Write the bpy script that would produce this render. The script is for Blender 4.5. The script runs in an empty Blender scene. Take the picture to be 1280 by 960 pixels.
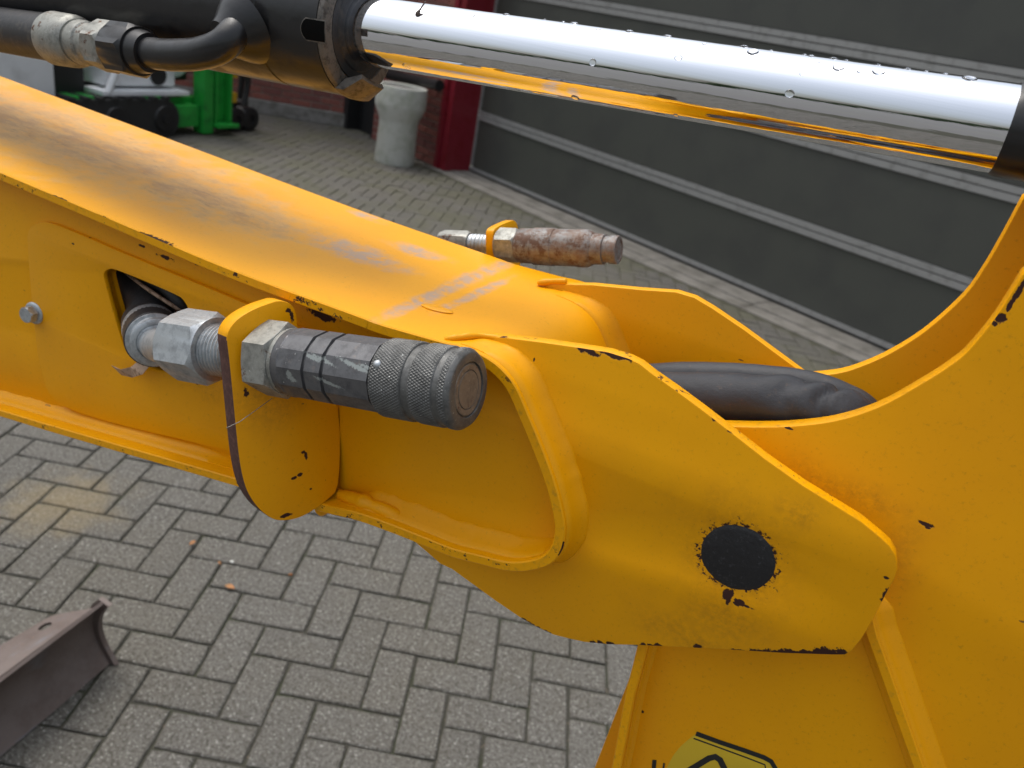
import bpy, bmesh, math, random
from mathutils import Vector, Matrix, noise
import numpy as np
random.seed(7)
S = bpy.context.scene
col = S.collection
R = math.radians
# ------------------------------------------------------------------ camera
H = 1.5968926
F = 978.35
cam_d = bpy.data.cameras.new('camera'); cam = bpy.data.objects.new('camera', cam_d); col.objects.link(cam)
CX = Vector((0.88279617, 0.43536783, 0.17642499))      # camera right, down, forward in the world
CY = Vector((0.33232099, -0.31335769, -0.88958963))
CZ = Vector((-0.33201458, 0.84395605, -0.42131284))
m = Matrix.Identity(4)
for i in range(3):
    m[i][0] = CX[i]; m[i][1] = -CY[i]; m[i][2] = -CZ[i]
m[2][3] = H
cam.matrix_world = m
cam_d.sensor_width = 36; cam_d.lens = F * 36 / 1280; cam_d.clip_start = 0.02; cam_d.clip_end = 600
cam_d.dof.use_dof = True; cam_d.dof.focus_distance = 0.42; cam_d.dof.aperture_fstop = 14
S.camera = cam
# ------------------------------------------------------------------ light
SUN_EL, SUN_AZ = 66, 285
w = bpy.data.worlds.new('World'); S.world = w; w.use_nodes = True
nt = w.node_tree; bg = nt.nodes['Background']
sky = nt.nodes.new('ShaderNodeTexSky'); sky.sky_type = 'NISHITA'; sky.sun_disc = False
sky.sun_elevation = R(SUN_EL); sky.sun_rotation = R(SUN_AZ); sky.air_density = 1.6; sky.dust_density = 4.0
hs = nt.nodes.new('ShaderNodeHueSaturation'); hs.inputs['Saturation'].default_value = 0.4
nt.links.new(sky.outputs[0], hs.inputs['Color'])
# overcast: the cloud layer is about three times brighter overhead than at the horizon
tc = nt.nodes.new('ShaderNodeTexCoord'); sxyz = nt.nodes.new('ShaderNodeSeparateXYZ'); nt.links.new(tc.outputs['Generated'], sxyz.inputs[0])
mr = nt.nodes.new('ShaderNodeMapRange'); nt.links.new(sxyz.outputs['Z'], mr.inputs[0]); mr.inputs[1].default_value = 0; mr.inputs[2].default_value = 1; mr.inputs[3].default_value = .70; mr.inputs[4].default_value = 2.2
vm = nt.nodes.new('ShaderNodeVectorMath'); vm.operation = 'SCALE'; nt.links.new(hs.outputs[0], vm.inputs[0]); nt.links.new(mr.outputs[0], vm.inputs['Scale']); nt.links.new(vm.outputs[0], bg.inputs['Color'])
bg.inputs['Strength'].default_value = 0.13
sd = bpy.data.lights.new('sun', 'SUN'); sun = bpy.data.objects.new('sun', sd); col.objects.link(sun)
sd.energy = 1.0; sd.angle = R(25); sd.color = (1, 0.97, 0.92)
sv = Vector((math.sin(R(SUN_AZ)) * math.cos(R(SUN_EL)), math.cos(R(SUN_AZ)) * math.cos(R(SUN_EL)), math.sin(R(SUN_EL))))
sun.rotation_euler = sv.to_track_quat('Z', 'Y').to_euler()
S.view_settings.view_transform = 'Standard'; S.view_settings.look = 'None'
S.view_settings.exposure = 0.0; S.view_settings.gamma = 1.0
S.cycles.max_bounces = 8

# ------------------------------------------------------------------ geometry helpers
def ray(x, y):
    return CX * ((x - 640) / F) + CY * ((y - 480) / F) + CZ
EYE = Vector((0, 0, H))
def U(x, y, N):                       # point of the vertical plane at distance N beside the camera
    d = ray(x, y); return EYE + d * (N / d.y)
def UP(x, y, p0, nrm):
    d = ray(x, y); return EYE + d * ((p0 - EYE).dot(nrm) / d.dot(nrm))
def G(x, y, h=0):
    d = ray(x, y); return EYE + d * ((h - H) / d.z)
def pj(P):
    c = P - EYE; z = c.dot(CZ); return (640 + F * c.dot(CX) / z, 480 + F * c.dot(CY) / z, z)

def tag(o, label=None, cat=None, group=None, kind=None):
    if label: o['label'] = label
    if cat: o['category'] = cat
    if group: o['group'] = group
    if kind: o['kind'] = kind
    return o
def link(name, me, mat=None, parent=None, mats=None):
    o = bpy.data.objects.new(name, me); col.objects.link(o)
    for mm in (mats or ([mat] if mat else [])):
        me.materials.append(mm)
    if parent:
        o.parent = parent
        o.matrix_parent_inverse = PINV.get(parent.name, Matrix.Identity(4))
    return o
PINV = {}
def empty(name, loc, **k):
    e = bpy.data.objects.new(name, None); col.objects.link(e); e.location = loc
    e.empty_display_size = 0.1
    PINV[e.name] = Matrix.Translation(-Vector(loc))
    tag(e, **k); return e
def smooth(me, ang=35):
    me.polygons.foreach_set('use_smooth', [True] * len(me.polygons))
    me.set_sharp_from_angle(angle=R(ang)); me.update()
def bm_obj(name, bm, mat, parent=None, ang=35, mats=None):
    me = bpy.data.meshes.new(name); bmesh.ops.recalc_face_normals(bm, faces=bm.faces); bm.to_mesh(me); bm.free()
    smooth(me, ang)
    return link(name, me, mat, parent, mats)
def catmull(pts, n=6, closed=False):
    P = [Vector(p) for p in pts]; out = []
    L = len(P); rng = L if closed else L - 1
    for i in range(rng):
        if closed: p0, p1, p2, p3 = P[(i - 1) % L], P[i], P[(i + 1) % L], P[(i + 2) % L]
        else: p0, p1, p2, p3 = P[max(i - 1, 0)], P[i], P[i + 1], P[min(i + 2, L - 1)]
        for k in range(n):
            t = k / n
            out.append(0.5 * ((2 * p1) + (p2 - p0) * t + (2 * p0 - 5 * p1 + 4 * p2 - p3) * t * t + (3 * p1 - p0 - 3 * p2 + p3) * t ** 3))
    if not closed: out.append(P[-1])
    return out
def chaikin(pts, it=2, closed=True):
    P = [Vector(p) for p in pts]
    for _ in range(it):
        Q = []
        L = len(P)
        for i in range(L if closed else L - 1):
            a, b = P[i], P[(i + 1) % L]
            Q += [a * .75 + b * .25, a * .25 + b * .75]
        if not closed: Q = [P[0]] + Q + [P[-1]]
        P = Q
    return P
def plate(name, outline, N, th, mats, parent=None, holes=(), bev=0.0008, origin=None, axu=None, axv=None):
    """a cut steel plate: outline (list of 3D points lying on its visible face), thickness th away from the viewer"""
    u = axu or Vector((1, 0, 0)); v = axv or Vector((0, 0, 1)); nrm = u.cross(v)      # (1,0,0)x(0,0,1) = (0,-1,0): towards viewer
    o0 = origin or Vector((0, N, 0))
    cu = bpy.data.curves.new(name, 'CURVE'); cu.dimensions = '2D'; cu.fill_mode = 'BOTH'
    for loop in [outline] + list(holes):
        sp = cu.splines.new('POLY'); sp.points.add(len(loop) - 1)
        for i, p in enumerate(loop):
            q = Vector(p) - o0; sp.points[i].co = (q.dot(u), q.dot(v), 0, 1)
        sp.use_cyclic_u = True
    cu.extrude = th / 2 - bev; cu.bevel_depth = bev; cu.bevel_resolution = 1; cu.offset = -bev
    t = bpy.data.objects.new('t', cu); col.objects.link(t)
    dg = bpy.context.evaluated_depsgraph_get()
    me = bpy.data.meshes.new_from_object(t.evaluated_get(dg)); me.name = name
    bpy.data.objects.remove(t); bpy.data.curves.remove(cu)
    M = Matrix.Identity(4)
    for i in range(3):
        M[i][0] = u[i]; M[i][1] = v[i]; M[i][2] = nrm[i]; M[i][3] = o0[i] - nrm[i] * th / 2
    me.transform(M)
    me.materials.clear()
    bm = bmesh.new(); bm.from_mesh(me); bmesh.ops.remove_doubles(bm, verts=bm.verts, dist=1e-6)
    bmesh.ops.recalc_face_normals(bm, faces=bm.faces)
    for f in bm.faces:
        f.material_index = 0 if abs(f.normal.dot(nrm)) > .8 else (1 if len(mats) > 1 else 0)
    bm.to_mesh(me); bm.free()
    smooth(me, 30)
    return link(name, me, None, parent, mats)
def frame_of(d):
    d = d.normalized(); up = Vector((0, 0, 1)) if abs(d.z) < .9 else Vector((1, 0, 0))
    x = d.cross(up).normalized(); y = d.cross(x).normalized(); return x, y
def bm_tube(bm, path, rad, segs=16, caps=True, rf=None):
    P = [Vector(p) for p in path]; n = len(P)
    T = [(P[min(i + 1, n - 1)] - P[max(i - 1, 0)]).normalized() for i in range(n)]
    x, _ = frame_of(T[0]); rings = []
    for i in range(n):
        x = (x - T[i] * x.dot(T[i])).normalized(); y = T[i].cross(x)
        r = rad[i] if isinstance(rad, (list, tuple)) else rad
        ring = []
        for k in range(segs):
            a = 2 * math.pi * k / segs
            rr = r * (rf(i / (n - 1), a, P[i]) if rf else 1)
            ring.append(bm.verts.new(P[i] + (x * math.cos(a) + y * math.sin(a)) * rr))
        rings.append(ring)
    for i in range(n - 1):
        for k in range(segs):
            bm.faces.new((rings[i][k], rings[i][(k + 1) % segs], rings[i + 1][(k + 1) % segs], rings[i + 1][k]))
    if caps:
        bm.faces.new(rings[0][::-1]); bm.faces.new(rings[-1])
def tube(name, path, rad, mat, parent=None, segs=16, rf=None, ang=50):
    bm = bmesh.new(); bm_tube(bm, path, rad, segs, True, rf); return bm_obj(name, bm, mat, parent, ang)
def bm_lathe(bm, o, d, prof, segs=48, rot=0.0, squash=None):
    d = d.normalized(); x, y = frame_of(d); rings = []
    for s, r in prof:
        if r <= 1e-6: rings.append([bm.verts.new(o + d * s)]); continue
        rings.append([bm.verts.new(o + d * s + (x * math.cos(2 * math.pi * (k + rot) / segs) + y * math.sin(2 * math.pi * (k + rot) / segs)) * r) for k in range(segs)])
    for a, b in zip(rings, rings[1:]):
        for k in range(segs):
            k2 = (k + 1) % segs
            if len(a) == 1 and len(b) == 1: continue
            if len(a) == 1: bm.faces.new((a[0], b[k2], b[k]))
            elif len(b) == 1: bm.faces.new((a[k], a[k2], b[0]))
            else: bm.faces.new((a[k], a[k2], b[k2], b[k]))
    if len(rings[0]) > 1: bm.faces.new(rings[0][::-1])
    if len(rings[-1]) > 1: bm.faces.new(rings[-1])
def lathe(name, o, d, prof, mat, parent=None, segs=48, ang=35):
    bm = bmesh.new(); bm_lathe(bm, o, d, prof, segs); return bm_obj(name, bm, mat, parent, ang)
def hexnut(name, o, d, s0, s1, flats, mat, parent=None, rot=0.0, ch=0.0025):
    bm = bmesh.new(); r = flats / math.sqrt(3); rc = flats / 2 * 0.97
    d = d.normalized(); x, y = frame_of(d); segs = 48
    rings = []
    def hexr(a):
        b = (a - rot * math.pi / 3) % (math.pi / 3) - math.pi / 6
        return (flats / 2) / math.cos(b)
    for s, kind in ((s0, 0), (s0, 1), (None, 2), (None, 3), (s1, 1), (s1, 0)):
        ring = []
        for k in range(segs):
            a = 2 * math.pi * k / segs + rot * math.pi / 3
            hr = hexr(a)
            over = (hr - flats / 2) / (r - flats / 2)
            if kind == 0: rr = 0.0; ss = s
            elif kind == 1: rr = flats / 2 * 0.99; ss = s
            elif kind == 2: rr = hr * .995; ss = s0 + ch * (0.25 + over)
            else: rr = hr * .995; ss = s1 - ch * (0.25 + over)
            ring.append(o + d * ss + (x * math.cos(a) + y * math.sin(a)) * rr)
        if kind == 0: rings.append([bm.verts.new(o + d * s)])
        else: rings.append([bm.verts.new(p) for p in ring])
    for a, b in zip(rings, rings[1:]):
        for k in range(segs):
            k2 = (k + 1) % segs
            if len(a) == 1: bm.faces.new((a[0], b[k2], b[k]))
            elif len(b) == 1: bm.faces.new((a[k], a[k2], b[0]))
            else: bm.faces.new((a[k], a[k2], b[k2], b[k]))
    return bm_obj(name, bm, mat, parent, 25)
def bm_box(bm, o, ax, ay, az):       # o corner, three edge vectors
    v = [bm.verts.new(o + ax * i + ay * j + az * k) for k in (0, 1) for j in (0, 1) for i in (0, 1)]
    for f in ((0, 2, 3, 1), (4, 5, 7, 6), (0, 1, 5, 4), (2, 6, 7, 3), (0, 4, 6, 2), (1, 3, 7, 5)):
        bm.faces.new([v[i] for i in f])
    return v
def box(name, lo, hi, mat, parent=None, bev=0.0, ax=None, ay=None):
    ax = ax or Vector((1, 0, 0)); ay = ay or Vector((0, 1, 0)); bm = bmesh.new()
    lo = Vector(lo); hi = Vector(hi); s = hi - lo
    o = ax * lo.x + ay * lo.y + Vector((0, 0, lo.z))
    bm_box(bm, o, ax * s.x, ay * s.y, Vector((0, 0, s.z)))
    if bev: bmesh.ops.bevel(bm, geom=bm.edges[:], offset=bev, segments=2, affect='EDGES', profile=.7)
    return bm_obj(name, bm, mat, parent, 30)

# ------------------------------------------------------------------ materials
class Mat:
    def __init__(s, name, color=(.5, .5, .5), rough=.5, metal=0.0, spec=.5):
        s.m = bpy.data.materials.new(name); s.m.use_nodes = True; s.nt = s.m.node_tree; s.b = s.nt.nodes['Principled BSDF']
        s.b.inputs['Base Color'].default_value = (*color, 1); s.b.inputs['Roughness'].default_value = rough
        s.b.inputs['Metallic'].default_value = metal; s.b.inputs['Specular IOR Level'].default_value = spec
        s.col = None; s.pos = None; s.nrm = None; s.rgh = None
    def n(s, t, **k):
        x = s.nt.nodes.new(t)
        for a, b in k.items(): setattr(x, a, b)
        return x
    def l(s, a, b): s.nt.links.new(a, b)
    def P(s):
        if s.pos is None: s.pos = s.n('ShaderNodeNewGeometry').outputs['Position']
        return s.pos
    def math(s, op, a, b=None, c=None, clamp=False):
        x = s.n('ShaderNodeMath', operation=op); x.use_clamp = clamp
        for i, v in enumerate((a, b, c)):
            if v is None: continue
            if isinstance(v, (int, float)): x.inputs[i].default_value = v
            else: s.l(v, x.inputs[i])
        return x.outputs[0]
    def vmap(s, scale, rot=(0, 0, 0), vec=None):
        x = s.n('ShaderNodeMapping'); s.l(vec if vec is not None else s.P(), x.inputs[0])
        x.inputs['Scale'].default_value = scale; x.inputs['Rotation'].default_value = rot; return x.outputs[0]
    def noise(s, scale, detail=3, rough=.55, vec=None, dist=0.0):
        x = s.n('ShaderNodeTexNoise'); s.l(vec if vec is not None else s.P(), x.inputs['Vector'])
        x.inputs['Scale'].default_value = scale; x.inputs['Detail'].default_value = detail; x.inputs['Roughness'].default_value = rough
        x.inputs['Distortion'].default_value = dist; return x.outputs['Fac']
    def ramp(s, v, a, b, smoothstep=True):
        x = s.n('ShaderNodeMapRange', interpolation_type='SMOOTHSTEP' if smoothstep else 'LINEAR'); s.l(v, x.inputs[0])
        x.inputs[1].default_value = a; x.inputs[2].default_value = b; return x.outputs[0]
    def mix(s, fac, c):                # lays colour c over what is there by fac
        x = s.n('ShaderNodeMix', data_type='RGBA')
        if isinstance(fac, (int, float)): x.inputs[0].default_value = fac
        else: s.l(fac, x.inputs[0])
        if s.col is None: x.inputs[6].default_value = s.b.inputs['Base Color'].default_value
        else: s.l(s.col, x.inputs[6])
        if isinstance(c, tuple): x.inputs[7].default_value = (*c, 1)
        else: s.l(c, x.inputs[7])
        s.col = x.outputs[2]; s.l(s.col, s.b.inputs['Base Color']); return s
    def rmix(s, fac, val):
        x = s.n('ShaderNodeMix', data_type='FLOAT'); s.l(fac, x.inputs[0])
        if s.rgh is None: x.inputs[2].default_value = s.b.inputs['Roughness'].default_value
        else: s.l(s.rgh, x.inputs[2])
        x.inputs[3].default_value = val; s.rgh = x.outputs[0]; s.l(s.rgh, s.b.inputs['Roughness'])
    def bump(s, h, strength=.3, dist=.001):
        x = s.n('ShaderNodeBump'); x.inputs['Strength'].default_value = strength; x.inputs['Distance'].default_value = dist
        s.l(h, x.inputs['Height'])
        if s.nrm is not None: s.l(s.nrm, x.inputs['Normal'])
        s.nrm = x.outputs[0]; s.l(s.nrm, s.b.inputs['Normal']); return s
    def ell(s, c, rad, wob=.6, soft=.12, nz=None):      # irregular patch about c: 1 inside, 0 outside
        x = s.n('ShaderNodeVectorMath', operation='SUBTRACT'); s.l(s.P(), x.inputs[0]); x.inputs[1].default_value = c
        y = s.n('ShaderNodeVectorMath', operation='DIVIDE'); s.l(x.outputs[0], y.inputs[0]); y.inputs[1].default_value = rad
        z = s.n('ShaderNodeVectorMath', operation='LENGTH'); s.l(y.outputs[0], z.inputs[0])
        d = s.math('MULTIPLY_ADD', nz, wob * 2, z.outputs['Value'])
        return s.ramp(s.math('SUBTRACT', d, wob), 1 + soft, 1 - soft)
    def ells(s, lst, nz, wob=.6, soft=.12):
        f = None
        for c, rad in lst:
            e = s.ell(c, rad, wob, soft, nz)
            f = e if f is None else s.math('MAXIMUM', f, e)
        return f

YEL = (0.85, 0.375, 0.0)
def paint(name, chips=(), stains=(), smudges=(), scuffs=(), scratch=.5):
    M = Mat(name, YEL, .40, 0, .24)
    M.mix(M.ramp(M.noise(9, 4), .35, .75), (0.79, 0.335, 0.001))
    M.mix(M.math('MULTIPLY', M.ramp(M.noise(420, 4, .75), .56, .74), .4), (.40, .18, .01))      # fine grime
    nz = M.noise(300, 4, .65); nb = M.noise(55, 5, .65)
    if stains:                            # broad worn grime
        f = M.ells(stains, nb, 1.3, .7)
        streak = M.noise(40, 6, .7, M.vmap((.55, 1.5, 1)), .4)
        g = M.math('MULTIPLY', f, M.ramp(streak, .18, .58))
        M.mix(M.math('MULTIPLY', g, .75), (.66, .42, .19)); core = M.ells([(c_, (r_[0] * .8, r_[1] * .6, r_[2])) for c_, r_ in stains], nb, 1.5, .8); M.mix(M.math('MULTIPLY', M.math('MULTIPLY', core, M.ramp(M.noise(70, 7, .8, M.vmap((.5, 1.2, 1))), .36, .6)), .62), (.40, .215, .105)); M.rmix(M.math('MULTIPLY', f, .7), .6)
        g2 = M.math('MULTIPLY', f, M.ramp(M.noise(120, 5, .75, M.vmap((.4, 1.3, 1))), .56, .72))
        M.mix(M.math('MULTIPLY', g2, .4), (.18, .10, .06))
    if smudges:                           # thin brown soiling
        f = M.ells(smudges, nb, 1.4, .9)
        g = M.math('MULTIPLY', f, M.ramp(M.noise(220, 6, .8), .30, .78))
        M.mix(M.math('MULTIPLY', g, .5), (.22, .09, .012))
    if scuffs:                            # grey metal-coloured rub marks
        f = M.ells(scuffs, nb, 1.0, .6)
        g = M.math('MULTIPLY', f, M.ramp(M.noise(90, 5, .7), .30, .6))
        M.mix(M.math('MULTIPLY', g, .72), (.36, .32, .31))
    # sparse dark nicks and hair scratches
    n1 = M.ramp(M.noise(120, 2, .5, M.vmap((.5, 1, 1.4), (0, .7, 0))), .755, .775)
    n2 = M.ramp(M.noise(45, 2, .5), .52, .56)
    M.mix(M.math('MULTIPLY', M.math('MULTIPLY', n1, n2), scratch), (.10, .05, .03))
    if chips:
        f = M.ells([(c_, tuple(v * (.6 if max(r_[0], r_[2]) < .003 else .85) for v in r_)) for c_, r_ in chips if max(r_[0], r_[2]) > .0017], nz, 1.1, .10)
        M.mix(f, (.045, .017, .012)); M.rmix(f, .7)
        inv = M.math('SUBTRACT', 1.0, f); M.bump(inv, .6, .0006)
    M.bump(M.noise(900, 2), .05, .0004); M.bump(M.noise(70, 2), .06, .002)
    return M.m
def edge_paint(name, amount=.6, base=None):
    M = Mat(name, base or YEL, .42, 0, .25)
    M.mix(M.ramp(M.noise(300, 3), .5, .8), (.6, .28, .01))
    f = M.math('MULTIPLY', M.ramp(M.noise(160, 4, .7), amount, amount + .03), M.ramp(M.noise(22, 3), .42, .55))
    M.mix(f, (.05, .02, .014)); M.rmix(f, .75); M.bump(M.noise(400, 3), .15, .0006)
    return M.m
def pt(x, y, N): return tuple(U(x, y, N))

m_edge = edge_paint('plate_edge_paint', .60)
m_paint = paint('yellow_paint')
m_edge_clean = edge_paint('clean_edge_paint', .70)
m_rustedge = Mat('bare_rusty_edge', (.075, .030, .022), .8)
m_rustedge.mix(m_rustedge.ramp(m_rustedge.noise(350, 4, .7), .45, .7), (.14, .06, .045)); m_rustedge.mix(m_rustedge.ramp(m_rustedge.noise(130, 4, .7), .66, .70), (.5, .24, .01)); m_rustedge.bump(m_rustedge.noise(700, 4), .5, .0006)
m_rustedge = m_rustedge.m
def steel(name, c=(.42, .44, .45), rough=.38, rust=0.0, metal=.9):
    M = Mat(name, c, rough, metal)
    n1 = M.noise(140, 6, .7)
    M.mix(M.ramp(n1, .4, .7), tuple(v * .6 for v in c)); M.mix(M.ramp(M.noise(600, 4, .7), .62, .75), (.62, .63, .6))
    M.rmix(M.ramp(n1, .35, .65), .6)
    if rust and rust > .5:
        f = M.ramp(M.noise(130, 6, .75), .40, .62); M.mix(M.math('MULTIPLY', f, .8), (.20, .13, .095)); M.rmix(f, .7)
        g = M.ramp(M.noise(70, 6, .8), .50, .60); M.mix(M.math('MULTIPLY', g, .8), (.12, .06, .035))
    elif rust:
        f = M.ramp(M.noise(110, 6, .72), .62 - rust * .22, .72 - rust * .2)
        M.mix(f, (.13, .055, .028)); M.rmix(f, .8)
        g = M.ramp(M.noise(420, 4, .7), .52, .62); M.mix(M.math('MULTIPLY', f, g), (.04, .02, .015))
    M.bump(M.noise(500, 5, .7), .25, .0004)
    return M.m
m_zinc = steel('zinc_steel', (.50, .53, .55), .42, metal=.75)
m_zinc2 = steel('dull_zinc_steel', (.34, .34, .31), .5, .2, .6)
m_dark = steel('dark_coupler_steel', (.135, .135, .14), .38, metal=.55)
m_sleeve = steel('knurled_steel', (.155, .155, .15), .5, metal=.6)
m_face = steel('coupler_face_steel', (.23, .20, .165), .55, .25, .5)
m_rusty = steel('rusty_steel', (.24, .235, .23), .5, .75, .35)
m_black = Mat('black_paint', (.012, .012, .013), .28)
m_black.bump(m_black.noise(200, 3), .12, .001); m_black.rmix(m_black.ramp(m_black.noise(60, 4), .45, .7), .5); m_black = m_black.m
m_rubber = Mat('hose_rubber', (.022, .022, .024), .5); m_rubber.mix(m_rubber.ramp(m_rubber.noise(120, 5, .7), .5, .75), (.07, .06, .05)); m_rubber.bump(m_rubber.noise(300, 4), .3, .0008); m_rubber = m_rubber.m
m_sheath = Mat('hose_sheath', (.037, .038, .043), .55); m_sheath.mix(m_sheath.math('MULTIPLY', m_sheath.ramp(m_sheath.noise(260, 5, .75), .58, .68), .55), (.12, .08, .055))
m_sheath.bump(m_sheath.noise(1400, 2, .6), .35, .0004); m_sheath.bump(m_sheath.noise(90, 3), .3, .003); m_sheath = m_sheath.m
m_chrome = Mat('chrome_rod', (.80, .82, .86), .035, 1.0)
m_chrome.bump(m_chrome.noise(30, 4, .6, m_chrome.vmap((.06, 9, 9))), .035, .002)
_f = m_chrome.ramp(m_chrome.noise(220, 4, .7, m_chrome.vmap((.12, 1, 1))), .55, .8); m_chrome.rmix(m_chrome.math('MULTIPLY', _f, .5), .16); m_chrome = m_chrome.m
m_gland = Mat('gland_steel', (.15, .135, .118), .55, .3); m_gland.mix(m_gland.ramp(m_gland.noise(240, 5, .7), .42, .7), (.05, .045, .04)); m_gland.bump(m_gland.noise(500, 4), .4, .0008); m_gland = m_gland.m
m_slot_shade = Mat('slot_shade_black', (.003, .003, .003), .9, 0, .1).m  # near-black colour standing for the shade inside the spanner slot
m_tape = Mat('beige_tape', (.46, .31, .21), .6); m_tape.mix(m_tape.ramp(m_tape.noise(300, 4), .5, .65), (.2, .12, .07)); m_tape = m_tape.m
m_pin = Mat('greasy_black_pin', (.012, .012, .014), .42); m_pin.mix(m_pin.ramp(m_pin.noise(500, 5, .7), .55, .7), (.045, .045, .05)); m_pin.bump(m_pin.noise(300, 5), .5, .001); m_pin = m_pin.m

# ================================================================== GROUND
PL = 0.105
LO = Vector((-0.68709008, 1.45349357, 0)); LU = Vector((0.93128017, 0.36430379, 0)); LV = Vector((0.36430379, -0.93128017, 0))
M = Mat('joint_sand', (.048, .045, .034), .95); M.mix(M.ramp(M.noise(9, 5), .45, .62), (.040, .042, .024)); M.mix(M.ramp(M.noise(60, 4), .62, .7), (.11, .09, .065)); _s = M.n('ShaderNodeSeparateXYZ'); M.l(M.P(), _s.inputs[0]); M.mix(M.math('MULTIPLY', M.ramp(_s.outputs['Y'], 2.5, 4.5), .75), (.085, .08, .052)); M.bump(M.noise(300, 4), .8, .004)
m_joint = M.m
M = Mat('concrete_paver', (.130, .123, .109), .88, 0, .3)
oi = M.n('ShaderNodeObjectInfo').outputs['Random']; isl = M.n('ShaderNodeNewGeometry').outputs['Random Per Island']
rnd = M.math('FRACT', M.math('MULTIPLY_ADD', oi, 7.31, isl))
M.mix(M.math('MULTIPLY', rnd, .6), (.108, .102, .09))
M.mix(M.math('MULTIPLY', M.ramp(M.noise(1.6, 5, .65), .42, .66), .35), (.13, .115, .085))
M.mix(M.math('MULTIPLY', M.ramp(M.noise(110, 6, .85), .54, .42), .8), (.042, .038, .03)); M.mix(M.math('MULTIPLY', M.ramp(M.noise(28, 5, .7), .5, .66), .35), (.085, .078, .062))
M.mix(M.math('MULTIPLY', M.ramp(M.noise(135, 5, .85), .56, .64), .85), (.40, .39, .36))
vz = M.n('ShaderNodeTexVoronoi'); M.l(M.P(), vz.inputs['Vector']); vz.inputs['Scale'].default_value = 110
sp = M.math('MULTIPLY', M.ramp(vz.outputs['Distance'], .30, .12), M.ramp(M.noise(90, 2), .55, .62)); M.mix(M.math('MULTIPLY', sp, .6), (.55, .54, .50))
farm = M.math('MULTIPLY', M.ramp(M.n_far if hasattr(M, 'n_far') else M.noise(2.2, 4, .6), .40, .62), 1.0)
sx = M.n('ShaderNodeSeparateXYZ'); M.l(M.P(), sx.inputs[0])
moss = M.math('MULTIPLY', farm, M.ramp(sx.outputs['Y'], 2.2, 5.0)); M.mix(M.math('MULTIPLY', moss, .6), (.10, .098, .06))
st = M.ell(tuple(G(78, 628)), (.13, .13, .5), 1.2, .8, M.noise(12, 4)); M.mix(M.math('MULTIPLY', st, .38), (.27, .20, .09))
M.bump(M.noise(500, 5, .75), .5, .003); M.bump(M.noise(30, 3), .3, .004)
m_paver = M.m
bm = bmesh.new()
for s in (400,):
    bm.faces.new([bm.verts.new(p) for p in ((-s, -s, -.012), (s, -s, -.012), (s, s, -.012), (-s, s, -.012))])
M = Mat('yard_grey', (.125, .12, .115), .9); M.mix(M.ramp(M.noise(.8, 5), .4, .65), (.13, .128, .115)); m_yard = M.m
ground = bm_obj('ground', bm, m_yard); tag(ground, kind='structure')
bm = bmesh.new(); bm.faces.new([bm.verts.new(p) for p in ((-9.7, -2.4, -.008), (4.7, -2.4, -.008), (4.7, 9.5, -.008), (-9.7, 9.5, -.008))])
o = bm_obj('joint_bed', bm, m_joint); tag(o, kind='structure')
pave = empty('paving', (0, 0, 0), kind='structure')
def paver_bm(bm, cx, cy, hx, hy, ax, ay, z0, z1, tilt, jit, g=.0034, ch=.0045):
    hx -= g; hy -= g; ring = []
    for (z, e) in ((z0, 0), (z1 - ch * .6, 0), (z1, ch)):
        rr = []
        for sx_, sy_ in ((-1, -1), (1, -1), (1, 1), (-1, 1)):
            p = cx * ax.x, 0
            q = Vector((cx, cy, 0)) + ax * (sx_ * (hx - e)) + ay * (sy_ * (hy - e)); q.z = z + tilt[0] * sx_ + tilt[1] * sy_
            rr.append(bm.verts.new(q))
        ring.append(rr)
    for a, b in zip(ring, ring[1:]):
        for k in range(4): bm.faces.new((a[k], a[(k + 1) % 4], b[(k + 1) % 4], b[k]))
    bm.faces.new(ring[-1])
def inpoly(x, y, P):
    c = False; j = len(P) - 1
    for i in range(len(P)):
        if (P[i][1] > y) != (P[j][1] > y) and x < (P[j][0] - P[i][0]) * (y - P[i][1]) / (P[j][1] - P[i][1]) + P[i][0]: c = not c
        j = i
    return c
vis1 = [(-30, 500), (290, 600), (340, 660), (400, 640), (540, 690), (690, 800), (800, 810), (760, 990), (-30, 990)]
vis2 = [(60, 120), (300, 150), (600, 210), (1100, 440), (1000, 470), (700, 350), (600, 320), (340, 230)]
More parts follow.
